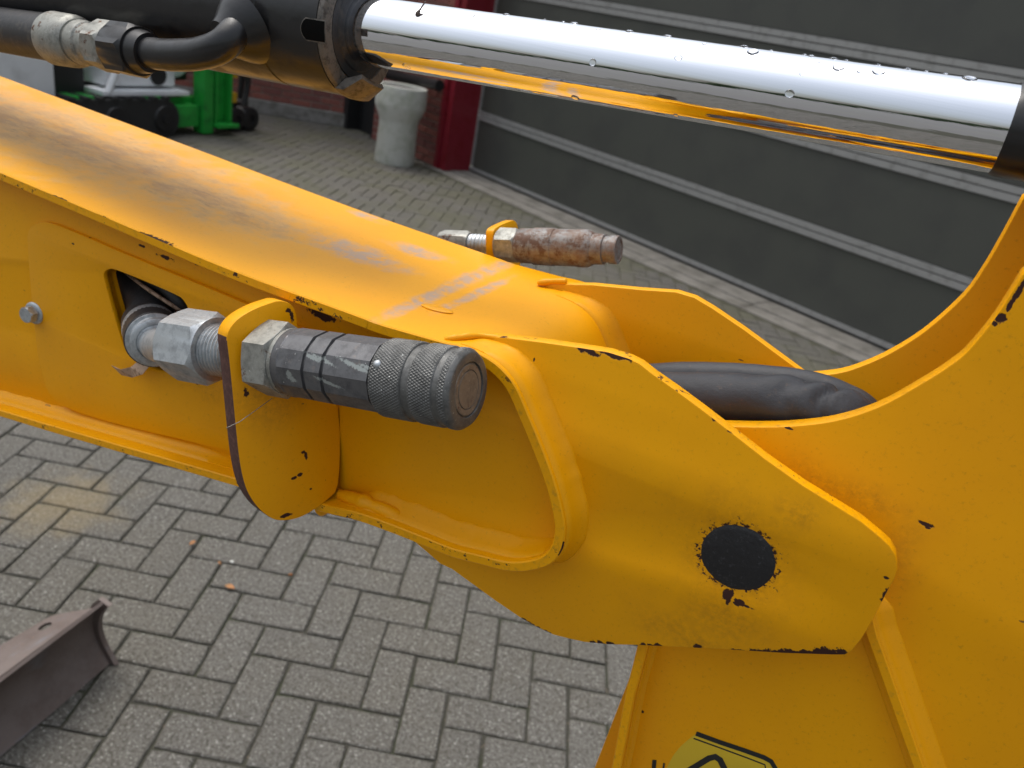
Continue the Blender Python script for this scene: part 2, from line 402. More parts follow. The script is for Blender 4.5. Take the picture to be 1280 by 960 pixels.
# paver template meshes (unit at origin), shared by the pavers built one by one
tmpl = []
for k in range(12):
    b_ = bmesh.new(); rr = random.Random(k); hx_, hy_ = PL - .0034, PL / 2 - .0034; per = []
    for a_, b2_, nn2 in (((-1, -1), (1, -1), 5), ((1, -1), (1, 1), 3), ((1, 1), (-1, 1), 5), ((-1, 1), (-1, -1), 3)):
        for q in range(nn2):
            t = (q + (.06 if q == 0 else 0)) / nn2; per.append(Vector(((a_[0] + (b2_[0] - a_[0]) * t) * hx_, (a_[1] + (b2_[1] - a_[1]) * t) * hy_, 0)))
    prev = None; tl = (rr.uniform(-.010, .010), rr.uniform(-.014, .014))
    for (z_, sc_, am) in ((-.03, 0, 0), (-.0035, 0, .0009), (0, -.0042, .0013)):
        ring_ = []
        for p_ in per:
            q_ = Vector((p_.x + (sc_ if p_.x > 0 else -sc_) * (abs(p_.x) > hx_ * .9), p_.y + (sc_ if p_.y > 0 else -sc_) * (abs(p_.y) > hy_ * .9), z_))
            q_ += Vector((rr.uniform(-am, am), rr.uniform(-am, am), (tl[0] * q_.x + tl[1] * q_.y if z_ > -.02 else 0) + rr.uniform(-am, am) * .5)); ring_.append(b_.verts.new(q_))
        if prev:
            for q in range(len(per)): b_.faces.new((prev[q], prev[(q + 1) % len(per)], ring_[(q + 1) % len(per)], ring_[q]))
        prev = ring_
    b_.faces.new(prev)
    me = bpy.data.meshes.new('brick'); bmesh.ops.recalc_face_normals(b_, faces=b_.faces); b_.to_mesh(me); b_.free(); smooth(me, 25); me.materials.append(m_paver); tmpl.append(me)
cand = []; rest = []
DD = Vector((0.9119, -0.4104, 0)); DN = Vector((-0.4104, -0.9119, 0)); D0 = Vector((-3.9508, 7.6119, 0))
APR = .42
for a in range(-120, 60):
    for b in range(-110, 30):
        rm = (a - b) % 4
        if rm == 0: cu_, cv_, hor = a + 1, b + .5, True
        elif rm == 3: cu_, cv_, hor = a + .5, b + 1, False
        else: continue
        c = LO + LU * (cu_ * PL) + LV * (cv_ * PL)
        if c.x < -9.5 or c.x > 4.5 or c.y < -2.2 or c.y > 9.3: continue
        if (c - D0).dot(DN) < (APR + .05 if (c - D0).dot(DD) > -.15 else .25): continue
        dep = pj(c)
        v = False; sz = 0
        if dep[2] > .3:
            v = inpoly(dep[0], dep[1], vis1) or inpoly(dep[0], dep[1], vis2)
            sz = 1 / dep[2]
        (cand if v else rest).append((sz, c, hor))
cand.sort(key=lambda t: -t[0])
near, rest = cand[:300], rest + cand[300:]
angU = math.atan2(LU.y, LU.x)
for k, (s_, c, hor) in enumerate(near):
    o = bpy.data.objects.new('brick', random.choice(tmpl)); col.objects.link(o); o.parent = pave
    o.location = (c.x + random.uniform(-.0012, .0012), c.y + random.uniform(-.0012, .0012), random.uniform(-.0018, .0012))
    o.rotation_euler = (0, 0, angU + (0 if hor else math.pi / 2) + random.choice((0, math.pi)) + random.uniform(-.008, .008))
bm = bmesh.new()
for s_, c, hor in rest:
    ax, ay = (LU, LV) if hor else (LV, LU)
    dz = random.uniform(-.002, .002)
    paver_bm(bm, c.x, c.y, PL, PL / 2, ax, ay, -.02, dz, (random.uniform(-.0009, .0009), random.uniform(-.0009, .0009)), 0)
o = bm_obj('brick_field', bm, m_paver, pave, 20); tag(o, kind='stuff')
# concrete apron slabs along the door
M = Mat('apron_concrete', (.22, .205, .18), .9); M.mix(M.ramp(M.noise(6, 5, .65), .4, .7), (.13, .12, .10)); M.mix(M.ramp(M.noise(120, 4, .7), .6, .7), (.3, .29, .26)); M.bump(M.noise(200, 4), .4, .003); m_apron = M.m
apron = empty('doorstep', (D0.x, D0.y, 0), kind='structure')
x = -.15
while x < 9:
    L = 1.0
    bm = bmesh.new(); q = D0 + DD * (x + .004) + DN * (.012); q.z = -.01
    bm_box(bm, q, DD * (L - .008), DN * (.235), Vector((0, 0, .022)))
    q = D0 + DD * (x + .004 + .0) + DN * (.256); q.z = -.01
    bm_box(bm, q, DD * (L - .008), DN * (APR - .26), Vector((0, 0, .014)))
    bmesh.ops.bevel(bm, geom=bm.edges[:], offset=.004, segments=1, affect='EDGES')
    bm_obj('slab', bm, m_apron, apron, 30)
    x += L

# ================================================================== GARAGE DOOR
M = Mat('dark_door_panel', (.064, .067, .058), .45); M.mix(M.ramp(M.noise(3, 4), .4, .7), (.054, .056, .051)); M.mix(M.math('MULTIPLY', M.ramp(M.noise(160, 4, .8), .45, .7), .35), (.075, .078, .07)); M.bump(M.noise(500, 2), .12, .001); m_panel = M.m
M = Mat('aluminium_rail', (.34, .34, .335), .45, .4); M.mix(M.ramp(M.noise(20, 4), .5, .7), (.26, .26, .25)); m_rail = M.m
M = Mat('rubber_seal', (.02, .02, .02), .7); m_seal = M.m
door = empty('garage_door', tuple(D0), label='tall dark grey sectional garage door with pale aluminium rails between its panels', cat='garage door')
DW = 9.2; UPZ = Vector((0, 0, 1))
def dbox(name, x0, x1, d0, d1, z0, z1, mat, parent, bev=0.0):      # door frame coordinates: along DD, out along DN
    bm = bmesh.new(); q = D0 + DD * x0 + DN * d0; q.z = z0
    bm_box(bm, q, DD * (x1 - x0), DN * (d1 - d0), Vector((0, 0, z1 - z0)))
    if bev: bmesh.ops.bevel(bm, geom=bm.edges[:], offset=bev, segments=2, affect='EDGES')
    return bm_obj(name, bm, mat, parent, 30)
zs = [0.03, .595, 1.170, 1.780, 2.37, 2.96, 3.55]
for i in range(6):
    z0, z1 = zs[i], zs[i + 1]
    dbox('panel', 0.035, DW, -.03, .0, z0 + (.05 if i else .035), z1 - .05, m_panel, door, .002)
    if i: dbox('rail', 0.0, DW, -.03, .012, z0 + .004, z0 + .046, m_rail, door, .003)
    dbox('rail', 0.0, DW, -.03, .014, z1 - .046, z1 - .002, m_rail, door, .003)
    dbox('rail', 0.0, .034, -.03, .010, z0 + .05, z1 - .05, m_rail, door, .003)
    for jx in ((6.1,) if i else (6.1,)): dbox('joint_strip', jx, jx + .03, -.01, .006, z0 + .05, z1 - .05, m_rail, door, .002)
dbox('rail', 0.0, DW, -.03, .016, .030, .064, m_rail, door, .003)
dbox('seal', 0.0, DW, -.025, .010, .012, .028, m_seal, door)

# ================================================================== WALLS
M = Mat('red_paint', (.19, .013, .024), .35); M.mix(M.ramp(M.noise(14, 4), .4, .7), (.17, .009, .014)); M.bump(M.noise(80, 3), .1, .002); m_red = M.m
post = empty('red_door_post', tuple(D0 + DN * .34), label='dark red painted steel post at the left edge of the grey garage door', cat='door post')
dbox('reveal_plate', -.10, -.006, -.0, .34, 0, 4.2, m_red, post, .004)
dbox('front_flange', -.19, -.104, .326, .352, 0, 4.2, m_red, post, .004)
dbox('edge_strip', -.122, -.104, .353, .360, 0, 4.2, m_red, post, .002)
M = Mat('wall_brick', (.24, .075, .055), .85); oi = M.n('ShaderNodeObjectInfo').outputs['Random']; isl = M.n('ShaderNodeNewGeometry').outputs['Random Per Island']
rnd = M.math('FRACT', M.math('MULTIPLY_ADD', oi, 5.31, isl)); M.mix(rnd, (.15, .05, .045)); M.mix(M.ramp(M.noise(40, 4, .7), .5, .75), (.28, .14, .11)); M.bump(M.noise(120, 4), .6, .004); m_brick = M.m
M = Mat('wall_mortar', (.24, .21, .18), .9); M.bump(M.noise(150, 3), .4, .003); m_mortar = M.m
m_plinth = None
M = Mat('plinth_concrete', (.21, .20, .19), .9); M.mix(M.ramp(M.noise(10, 5, .7), .4, .65), (.12, .115, .10)); M.bump(M.noise(100, 4), .4, .004); m_plinth = M.m
def brick_wall(name, o, d, outn, L, Hh, label, plinth, zvis, dthick=.3):
    t = empty(name, tuple(o), label=label, cat='brick wall')
    bm = bmesh.new(); q = o - outn * dthick; q.z = 0; bm_box(bm, q, d * L, outn * (dthick - .008), Vector((0, 0, Hh))); bm_obj('mortar_core', bm, m_mortar, t)
    if plinth:
        bm = bmesh.new(); q = o - outn * .02; bm_box(bm, q, d * L, outn * .05, Vector((0, 0, plinth))); bmesh.ops.bevel(bm, geom=bm.edges[:], offset=.008, segments=1, affect='EDGES'); bm_obj('plinth', bm, m_plinth, t)
    bmr = bmesh.new(); cnt = 0; row = 0; z = plinth + .006
    while z < Hh - .07:
        x = -.115 if row % 2 else 0
        while x < L - .01:
            x0, x1 = max(x, 0.002), min(x + .220, L - .002)
            if x1 - x0 > .03:
                pr = random.uniform(-.003, .002)
                q = o + d * x0 - outn * .02; q.z = z + random.uniform(-.001, .001)
                if z < zvis and cnt < 300:
                    b2 = bmesh.new(); bm_box(b2, q, d * (x1 - x0), outn * (.022 + pr), Vector((0, 0, .063))); bmesh.ops.bevel(b2, geom=b2.edges[:], offset=.003, segments=1, affect='EDGES'); bm_obj('brick', b2, m_brick, t); cnt += 1
                else: bm_box(bmr, q, d * (x1 - x0), outn * (.022 + pr), Vector((0, 0, .063)))
            x += .230
        z += .074; row += 1
    o2 = bm_obj('brick_courses', bmr, m_brick, t); tag(o2, kind='stuff')
    return t
WL0 = D0 + DD * (-.192) + DN * .335
brick_wall('brick_wall', WL0 , -DD, DN, 1.30, 4.4, 'red brick wall between the dark red post and the black doorway, behind the concrete pipe', 0.0, 1.25)
WC = WL0 - DD * 1.86                                             # inner corner
MD = Vector((-.81, -.50, 0)).normalized(); MN = Vector((.50, -.81, 0)).normalized()
brick_wall('brick_wall', WC + MD * .0, MD, MN, 4.5, 4.4, 'red brick side wall on a grey concrete plinth behind the green machine', .16, 1.05)
M = Mat('black_door', (.010, .010, .011), .5); m_bdoor = M.m
dwy = empty('black_doorway', tuple(WL0 - DD * 1.32), label='narrow black doorway in the corner left of the white concrete pipe', cat='doorway')
def wbox(name, x0, x1, d0, d1, z0, z1, mat, parent, bev=.003):
    bm = bmesh.new(); q = WL0 - DD * x0 + DN * d0; q.z = z0
    bm_box(bm, q, -DD * (x1 - x0), DN * (d1 - d0), Vector((0, 0, z1 - z0)))
    if bev: bmesh.ops.bevel(bm, geom=bm.edges[:], offset=bev, segments=1, affect='EDGES')
    return bm_obj(name, bm, mat, parent, 30)
wbox('door_frame', 1.80, 1.93, -.15, .06, 0, 2.1, m_bdoor, dwy); wbox('door_leaf', 1.302, 1.90, -.16, -.11, 0, 2.1, m_bdoor, dwy)
wbox('door_frame', 1.302, 1.36, -.10, -.01, 0, 2.1, m_bdoor, dwy); wbox('lintel', 1.302, 1.90, -.1, -.01, 2.1, 4.4, m_bdoor, dwy)
# building mass behind door / walls so nothing shows light through
bm = bmesh.new(); q = D0 + DD * (-.1) - DN * .4; bm_box(bm, q, DD * 9.5, -DN * .3, Vector((0, 0, 4.4))); core = bm_obj('building_wall', bm, m_plinth); tag(core, 'grey wall of the workshop building behind the garage door', 'wall')
bm = bmesh.new(); q = D0 + DD * (-.1) + DN * .36; q.z = 3.56; bm_box(bm, q, DD * 9.5, -DN * .72, Vector((0, 0, 1.0))); o = bm_obj('door_lintel', bm, m_plinth); tag(o, 'grey fascia spanning above the garage door', 'fascia')
# dark pipe fixed to the brick wall above the concrete pipe
d = ray(486, 93); t_ = (WL0 + DN * .12 - EYE).dot(DN) / d.dot(DN); pa = EYE + d * t_
d = ray(550, 107); t_ = (WL0 + DN * .12 - EYE).dot(DN) / d.dot(DN); pb = EYE + d * t_
wp = empty('wall_pipe', tuple(pa), label='short black pipe fixed along the brick wall just under the chrome rod', cat='pipe')
tube('pipe', [pa, pb], .055, m_black, wp, 20)
for f_ in (.2, .8):
    q = pa.lerp(pb, f_); tube('bracket', [q, q - DN * .12], .018, m_black, wp, 8)

# concrete pipe standing on end
M = Mat('pale_concrete', (.50, .50, .46), .85); M.mix(M.ramp(M.noise(7, 5, .65), .42, .7), (.36, .37, .31)); M.mix(M.math('MULTIPLY', M.ramp(M.noise(3, 3), .5, .7), .5), (.30, .32, .22)); M.mix(M.ramp(M.noise(60, 5, .7), .66, .75), (.22, .21, .18)); M.bump(M.noise(40, 5), .4, .01); m_pale = M.m
pc = G(484, 206) + Vector((-.05, .2, 0)); pc.z = 0
px_m = pj(pc)[2] / F * .92
prof = [(0, 26.5 * px_m), (.02, 27 * px_m), (.40, 25.5 * px_m), (.45, 27 * px_m), (.56, 33.5 * px_m), (.60, 33.5 * px_m), (.73, 33 * px_m), (.755, 32.3 * px_m), (.76, 31 * px_m), (.75, 28 * px_m), (.60, 26 * px_m), (.2, 25 * px_m)]
tag(lathe('concrete_pipe', pc, Vector((0, 0, 1)), prof, m_pale, None, 48, 40), 'white weathered concrete drain pipe standing on end by the brick wall', 'concrete pipe')

cpo = bpy.data.objects['concrete_pipe']
_q = pc.copy(); _q.z = .685
tag(lathe('soil', _q, Vector((0, 0, 1)), [(0, 0), (0, 27 * px_m), (.045, 26.8 * px_m), (.06, 14 * px_m), (.06, 0)], m_plinth, cpo, 32))
# ================================================================== GREEN AND WHITE MACHINE
m_white = Mat('machine_white', (.80, .82, .84), .4); m_white.mix(m_white.ramp(m_white.noise(5, 4), .5, .8), (.62, .63, .64)); m_white = m_white.m
m_green = Mat('machine_green', (.02, .33, .045), .4); m_green.mix(m_green.ramp(m_green.noise(9, 4), .45, .7), (.015, .22, .035)); m_green = m_green.m
m_blk = Mat('machine_black', (.014, .014, .015), .5).m
m_track = Mat('track_rubber', (.022, .022, .021), .8); m_track.bump(m_track.noise(60, 3), .5, .01); m_track = m_track.m
m_yel2 = Mat('hose_yellow', (.6, .36, .02), .5).m; m_blue = Mat('cap_blue', (.03, .10, .35), .5).m
MX = -6.12
mach = empty('tracked_machine', (MX, 5.4, 0), label='small green and white tracked machine parked in front of the brick side wall', cat='tracked machine')
def mb(name, y0, y1, z0, z1, x0, x1, mat, bev=.01): return box(name, (MX + x0, y0, z0), (MX + x1, y1, z1), mat, mach, bev)
mb('side_panel', 3.2, 4.47, .30, 1.5, -.9, -.02, m_white, .02)
mb('cabinet', 4.49, 4.80, .28, 1.4, -.8, -.10, m_blk, .02)
mb('tank', 4.95, 5.72, .42, 1.30, -.75, -.06, m_white, .03)
mb('step_rail', 4.86, 5.80, .36, .40, -.2, .04, m_white, .008)
mb('hose_reel_cover', 5.74, 6.0, .45, 1.2, -.7, -.2, m_blk, .04)
tube('brace', [Vector((MX + .02, 4.92, .38)), Vector((MX + .02, 5.16, .85))], .03, m_white, mach, 12)
lathe('filler_opening', Vector((MX - .055, 5.52, .52)), Vector((1, 0, 0)), [(0, .09), (.012, .085), (.012, 0)], m_blk, mach, 24)
lathe('drum', Vector((MX - .5, 5.83, .72)), Vector((1, 0, 0)), [(0, .24), (.3, .24), (.32, .2), (.32, 0)], m_white, mach, 28)
mb('mast_post', 5.90, 6.02, .02, 1.6, -.02, .12, m_green, .008)
mb('mast_plate', 6.045, 6.27, .12, 1.6, -.12, .04, m_green, .012)
for yy in (6.05, 6.24): mb('mast_rib', yy, yy + .03, .10, 1.6, .04, .12, m_green, .006)
mb('mast_foot', 6.03, 6.29, .08, .115, -.12, .2, m_green, .006)
for yy in (6.42, 6.62): lathe('support_wheel', Vector((MX - .1, yy, .12)), Vector((1, 0, 0)), [(0, 0), (0, .12), (.14, .12), (.15, .1), (.15, .05), (.13, .05), (.13, 0)], m_blk, mach, 24)
mb('axle_housing', 6.25, 6.75, .08, .26, -.4, -.12, m_blk, .02)
mb('chassis_beam', 4.5, 6.05, .20, .33, -.5, -.05, m_green, .02)
mb('chassis_plate', 5.50, 5.88, .08, .28, -.3, .08, m_green, .02)
mb('chassis_lug', 4.55, 4.85, .22, .36, -.2, .05, m_green, .02); mb('chassis_lug', 5.30, 5.52, .26, .36, -.2, .05, m_green, .02)
def track(x0, x1):
    bm = bmesh.new(); pts = []
    r = .17; ya, yb = 3.4, 5.45
    for k in range(13): a = -math.pi / 2 - math.pi * k / 12; pts.append((ya + r * math.cos(a), r + r * math.sin(a)))
    for k in range(13): a = math.pi / 2 - math.pi * k / 12; pts.append((yb + r * math.cos(a), r + r * math.sin(a)))
    fa = [bm.verts.new((MX + x0, y, z)) for y, z in pts]; fb = [bm.verts.new((MX + x1, y, z)) for y, z in pts]
    n = len(pts); bm.faces.new(fa); bm.faces.new(fb[::-1])
    for k in range(n): bm.faces.new((fa[k], fa[(k + 1) % n], fb[(k + 1) % n], fb[k]))
    t = bm_obj('track', bm, m_track, mach, 40)
    for k in range(16):
        yy = ya + (yb - ya) * k / 15
        b2 = bmesh.new(); bm_box(b2, Vector((MX + x0 - .01, yy, 2 * r - .004)), Vector((x1 - x0 + .02, 0, 0)), Vector((0, .06, 0)), Vector((0, 0, .025))); bm_obj('track_lug', b2, m_track, t)
    for k in range(5):
        yy = ya + (yb - ya) * k / 4
        bw = bmesh.new(); bm_lathe(bw, Vector((MX + x1, yy, r)), Vector((1, 0, 0)), [(0, .12), (.02, .11), (.02, .04), (.035, .04), (.035, 0)], 20); bm_obj('track_roller', bw, m_blk, t)
track(-.15, .10); track(-.95, -.70)
mb('valve_block', 6.36, 6.46, .52, .64, -.1, .0, m_yel2, .01); mb('valve_block', 6.36, 6.46, .28, .38, -.1, .0, m_yel2, .01)
tube('hydraulic_hose', catmull([(MX, 6.3, .7), (MX + .02, 6.5, .8), (MX, 6.6, .5), (MX, 6.55, .25)]), .03, m_blk, mach, 10)
tube('hydraulic_hose', catmull([(MX - .1, 6.32, .9), (MX - .1, 6.48, .95), (MX - .1, 6.62, .7), (MX - .1, 6.6, .3)]), .03, m_blk, mach, 10)
lathe('oil_cap', Vector((MX - .05, 6.58, .85)), Vector((0, 0, 1)), [(0, .05), (.09, .05), (.10, .03), (.10, 0)], m_blue, mach, 16)

# ================================================================== RUSTY BLADE
M = Mat('brown_steel', (.135, .105, .092), .6, .1); M.mix(M.ramp(M.noise(9, 5, .7), .4, .7), (.10, .072, .06)); M.mix(M.ramp(M.noise(14, 4, .6, M.vmap((3, .5, 1))), .55, .75), (.15, .15, .16)); M.mix(M.ramp(M.noise(160, 5, .75), .60, .72), (.20, .11, .075)); M.bump(M.noise(160, 5), .5, .002); m_brown = M.m
y1 = .975; bx = -1.278
bl = empty('dozer_blade', (bx, .5, 0), label='rusty brown steel blade with curved end plate lying on the grey pavers', cat='steel blade')
prof = [(0, .006), (-.020, .03), (-.042, .06), (-.052, .095), (-.048, .13), (-.034, .16), (-.012, .188)]
bm = bmesh.new(); th = .008
pr = catmull([(p[0], 0, p[1]) for p in prof], 4); n = len(pr); fr = []
for i, p in enumerate(pr):
    t = (pr[min(i + 1, n - 1)] - pr[max(i - 1, 0)]).normalized(); nn_ = Vector((-t.z, 0, t.x))
    fr.append((p, p + nn_ * th))
rows = []
for yy in (-.6, -.2, .2, .6, y1):
    sh = (yy - y1) * -.115
    rows.append([[bm.verts.new(Vector((bx + q.x + sh, yy, q.z))) for q in pq] for pq in fr])
for a, b in zip(rows, rows[1:]):
    for i in range(n - 1):
        bm.faces.new((a[i][0], a[i + 1][0], b[i + 1][0], b[i][0])); bm.faces.new((a[i][1], b[i][1], b[i + 1][1], a[i + 1][1]))
    bm.faces.new((a[0][0], b[0][0], b[0][1], a[0][1])); bm.faces.new((a[-1][0], a[-1][1], b[-1][1], b[-1][0]))
for i in range(n - 1): bm.faces.new((rows[-1][i][0], rows[-1][i + 1][0], rows[-1][i + 1][1], rows[-1][i][1]))
bm_obj('mouldboard', bm, m_brown, bl, 50)
# end plate: crescent following the curve
bm = bmesh.new(); a_, b_ = [], []
for i, (p, q) in enumerate(fr):
    for arr, yy in ((a_, y1 + .001), (b_, y1 + .013)):
        arr.append((bm.verts.new(Vector((bx + p.x + .016, yy, p.z))), bm.verts.new(Vector((bx + q.x - .012, yy, q.z)))))
for i in range(n - 1):
    bm.faces.new((a_[i][0], a_[i + 1][0], a_[i + 1][1], a_[i][1])); bm.faces.new((b_[i][0], b_[i][1], b_[i + 1][1], b_[i + 1][0]))
    bm.faces.new((a_[i][0], b_[i][0], b_[i + 1][0], a_[i + 1][0])); bm.faces.new((a_[i][1], a_[i + 1][1], b_[i + 1][1], b_[i][1]))
bm.faces.new((a_[0][0], a_[0][1], b_[0][1], b_[0][0])); bm.faces.new((a_[-1][0], b_[-1][0], b_[-1][1], a_[-1][1]))
bm_obj('end_plate', bm, m_brown, bl, 30)
zt = .186; xt = bx - .022
def fl(x, y): return Vector((xt + x, y, zt + x * .12))
hole = [fl(-.034 + .009 * math.cos(2 * math.pi * k / 16), y1 - .115 + .015 * math.sin(2 * math.pi * k / 16)) for k in range(16)]
sh_ = lambda y: (y1 - y) * .115
outl = [fl(0, y1 - .02), fl(-.040, y1 - .065), fl(-.055, y1 - .085), fl(-.058 , y1 - .20), fl(-.060 + sh_(0) , 0.0), fl(-.060 + sh_(-.6), -.6), fl(sh_(-.6), -.6)]
plate('top_flange', outl, 0, .008, [m_brown], bl, [hole], .0008, fl(0, 0), Vector((1, 0, .12)).normalized(), Vector((0, 1, 0)))

# ================================================================== EXCAVATOR
EXB = Vector((-1.4, .42, 0))
exc = empty('excavator_arm', tuple(EXB), label='yellow excavator boom and dipper arm with chrome cylinder rod filling the foreground', cat='excavator arm')
def part_empty(name, parent=exc):
    e = bpy.data.objects.new(name, None); col.objects.link(e); e.parent = parent; e.empty_display_size = .05
    e.matrix_parent_inverse = Matrix.Identity(4)
    PINV[e.name] = Matrix.Translation(-EXB) if parent is exc else Matrix.Identity(4)
    return e
NS, NE, NT = .342, .360, .008           # strip front edge, near ear face, ear thickness
NFE, NFS = .479, .513                   # far ear (face towards camera), far strip edge
TH = .0062
# ---- boom wrap plate (top flange -> nose -> bottom flange)
near_px = [(440, 392), (462, 400.5), (483, 407.5), (504, 413.5), (527, 420), (552, 427), (580, 434), (607, 446), (628, 462), (645, 484), (661, 520), (680, 566), (695, 608), (704, 645), (706, 668), (701, 690), (686, 707), (659, 714.5), (632, 714), (600, 706), (565, 697), (530, 683), (490, 667), (445, 651), (400, 640)]
top_near = [(-1.5, -.112), (-1.1, -.132), (-.775, -.146), (-.62, -.1535), (-.53, -.157), (-.43, -.161), (-.33, -.1652)]
top_far = [(-1.5, -.108), (-1.1, -.126), (-.775, -.1404), (-.62, -.1475), (-.53, -.1515), (-.43, -.1565), (-.33, -.1605)]
pn = [Vector((a, NS, z + H)) for a, z in top_near] + [U(x, y, NS) for x, y in near_px] + [U(289, 606.5, NS), U(86, 547, NS), U(0, 521, NS), Vector((-.8, NS, H - .40)), Vector((-1.5, NS, H - .47))]
pf = []
for i, p in enumerate(pn):
    q = p.copy(); q.y = NFS
    if i < len(top_far): q.x, q.z = top_far[i][0], top_far[i][1] + H
    elif i < len(top_far) + 7: q.z += .0022 * (1 - (i - len(top_far)) / 7)
    pf.append(q)
cn = catmull(pn, 4); cf = catmull(pf, 4)
def offs(c):
    n = len(c); out = []
    for i in range(n):
        t = (c[min(i + 1, n - 1)] - c[max(i - 1, 0)]); t = Vector((t.x, 0, t.z)).normalized(); out.append(Vector((t.z, 0, -t.x)))   # inward
    return out
inn = offs(cn)
bev = .0007
def wrap_mesh():
    bm = bmesh.new(); n = len(cn); K = 14; ring = []
    for i in range(n):
        a, b, w_ = cn[i], cf[i], inn[i]
        row = []
        # cross-section loop: outer surface near->far, inner far->near
        row.append(a + w_ * (TH * .5)); row.append(a + w_ * bev); row.append(a + Vector((0, bev, 0)))
        for k in range(1, K): row.append(a.lerp(b, k / K))
        row.append(b - Vector((0, bev, 0))); row.append(b + w_ * bev); row.append(b + w_ * (TH - bev)); row.append(b + w_ * TH - Vector((0, bev, 0)))
        row.append(a + w_ * TH + Vector((0, bev, 0))); row.append(a + w_ * (TH - bev))
        ring.append([bm.verts.new(p) for p in row])
    for a, b in zip(ring, ring[1:]):
        L = len(a)
        for k in range(L):
            f = bm.faces.new((a[k], a[(k + 1) % L], b[(k + 1) % L], b[k]))
            if k in (0, L - 1): f.material_index = 1
    bm.faces.new(ring[0]); bm.faces.new(ring[-1][::-1])
    return bm
crease = U(552, 368, .425); crease = Vector((-.222, .425, H - .165))
stains = [((-.59, .437, H - .155), (.15, .062, .05)), ((-.82, .43, H - .15), (.2, .06, .05)), ((-.43, .425, H - .162), (.075, .034, .04))]
scuffs = [((-.2235, .46, H - .165), (.0065, .05, .02)), ((-.2225, .40, H - .165), (.005, .05, .02)), ((-.30, .43, H - .163), (.035, .014, .02)), ((-.275, .47, H - .163), (.02, .01, .02)), ((-.205, .43, H - .163), (.004, .04, .02)), ((-.345, .505, H - .165), (.015, .006, .02))]
topchips = [(pt(205, 318, .344), (.014, .01, .0022)), (pt(190, 298, NS), (.02, .004, .0016)), (pt(127, 272, NS), (.01, .004, .0016)), (pt(68, 246, NS), (.014, .004, .0012)),
            (pt(300, 345, NS), (.006, .003, .001)), (pt(100, 551, NS), (.028, .005, .0022)), (pt(125, 559, NS), (.012, .005, .0022)), (pt(220, 587, NS), (.007, .004, .0016)), (pt(10, 523, NS), (.03, .005, .0014)),
            (pt(417, 642, NS), (.007, .004, .003)), (pt(432, 648, NS), (.01, .004, .0018)), (pt(570, 662, NS), (.004, .003, .001)), (pt(672, 590, NS), (.0015, .002, .003)), (pt(702, 688, NS), (.002, .002, .006)),
            ]
m_wrap = paint('boom_flange_paint', topchips, stains, (), scuffs, .7)
boom = bm_obj('boom', wrap_mesh(), None, exc, 42, [m_wrap, m_edge])
PINV[boom.name] = Matrix.Translation(-EXB)
def child(o_parent): return o_parent
# children of 'boom' (same local space as the boom mesh, whose own matrix is identity in world)
PINV[boom.name] = Matrix.Identity(4)
# ---- webs
op = [(129, 347), (130, 340), (136, 336), (145, 337), (222, 369), (230, 376), (236, 388), (240, 410), (240, 452), (225, 466), (190, 462), (163, 447), (155, 437)]
opening = chaikin([U(x, y, NE) for x, y in op], 2)
def web_outline(N, x1):
    # top and bottom follow the inside of the wrap plate
    loop = [Vector((p.x, N, p.z)) for p in [cn[i] + inn[i] * (TH + .0003) for i in range(len(cn))]]
    return loop
smw = [(pt(345, 470, .36), (.02, .02, .012)), (pt(250, 470, .36), (.03, .01, .012))]
webchips = [(pt(205, 322, NE), (.009, .004, .0018)), (pt(176, 308, NE), (.004, .004, .0014)), (pt(243, 330, NE), (.004, .002, .001)), (pt(245, 480, .357), (.002, .004, .0015)), (pt(402, 396, NE), (.012, .004, .003)),
            (pt(500, 535, NE), (.0018, .004, .0018)), (pt(160, 318, .357), (.004, .004, .001)), (pt(90, 305, .357), (.002, .004, .001))]
m_web = paint('web_paint', webchips, (), smw, (), .7)
def strip_plate(name, N, mats, holes=()):
    loop = web_outline(N, 0)
    loop = [p for i, p in enumerate(loop)]
    return plate(name, loop, N, .006, mats, boom, holes, .0004)
strip_plate('side_plate', NE + .0012, [m_web, m_edge_clean], [opening])
bm = None
strip_plate('side_plate', NFE + .001, [m_paint, m_edge_clean])
# cover (doubler) plate on the near side
cov = [(46, 279), (60, 277), (100, 293), (161, 320), (311, 381), (408, 425), (418, 436), (420, 606), (410, 604), (350, 583), (285, 563), (150, 532), (84, 512), (64, 497), (55, 480), (44, 430), (33, 300), (36, 285)]
covp = chaikin([U(x, y, .3578) for x, y in cov], 1)
op2 = chaikin([U(x, y, .3578) for x, y in op], 2)
plate('doubler_plate', covp, .3578, .0033, [m_web, m_edge_clean], boom, [op2], .0007)
# thick rim inside the opening
bm = bmesh.new(); ra = [bm.verts.new(p + Vector((0, .0005, 0))) for p in opening]; rb = [bm.verts.new(p + Vector((0, .010, 0))) for p in opening]
for k in range(len(ra)): bm.faces.new((ra[k], ra[(k + 1) % len(ra)], rb[(k + 1) % len(ra)], rb[k]))
bm_obj('opening_rim', bm, m_paint, boom, 60)
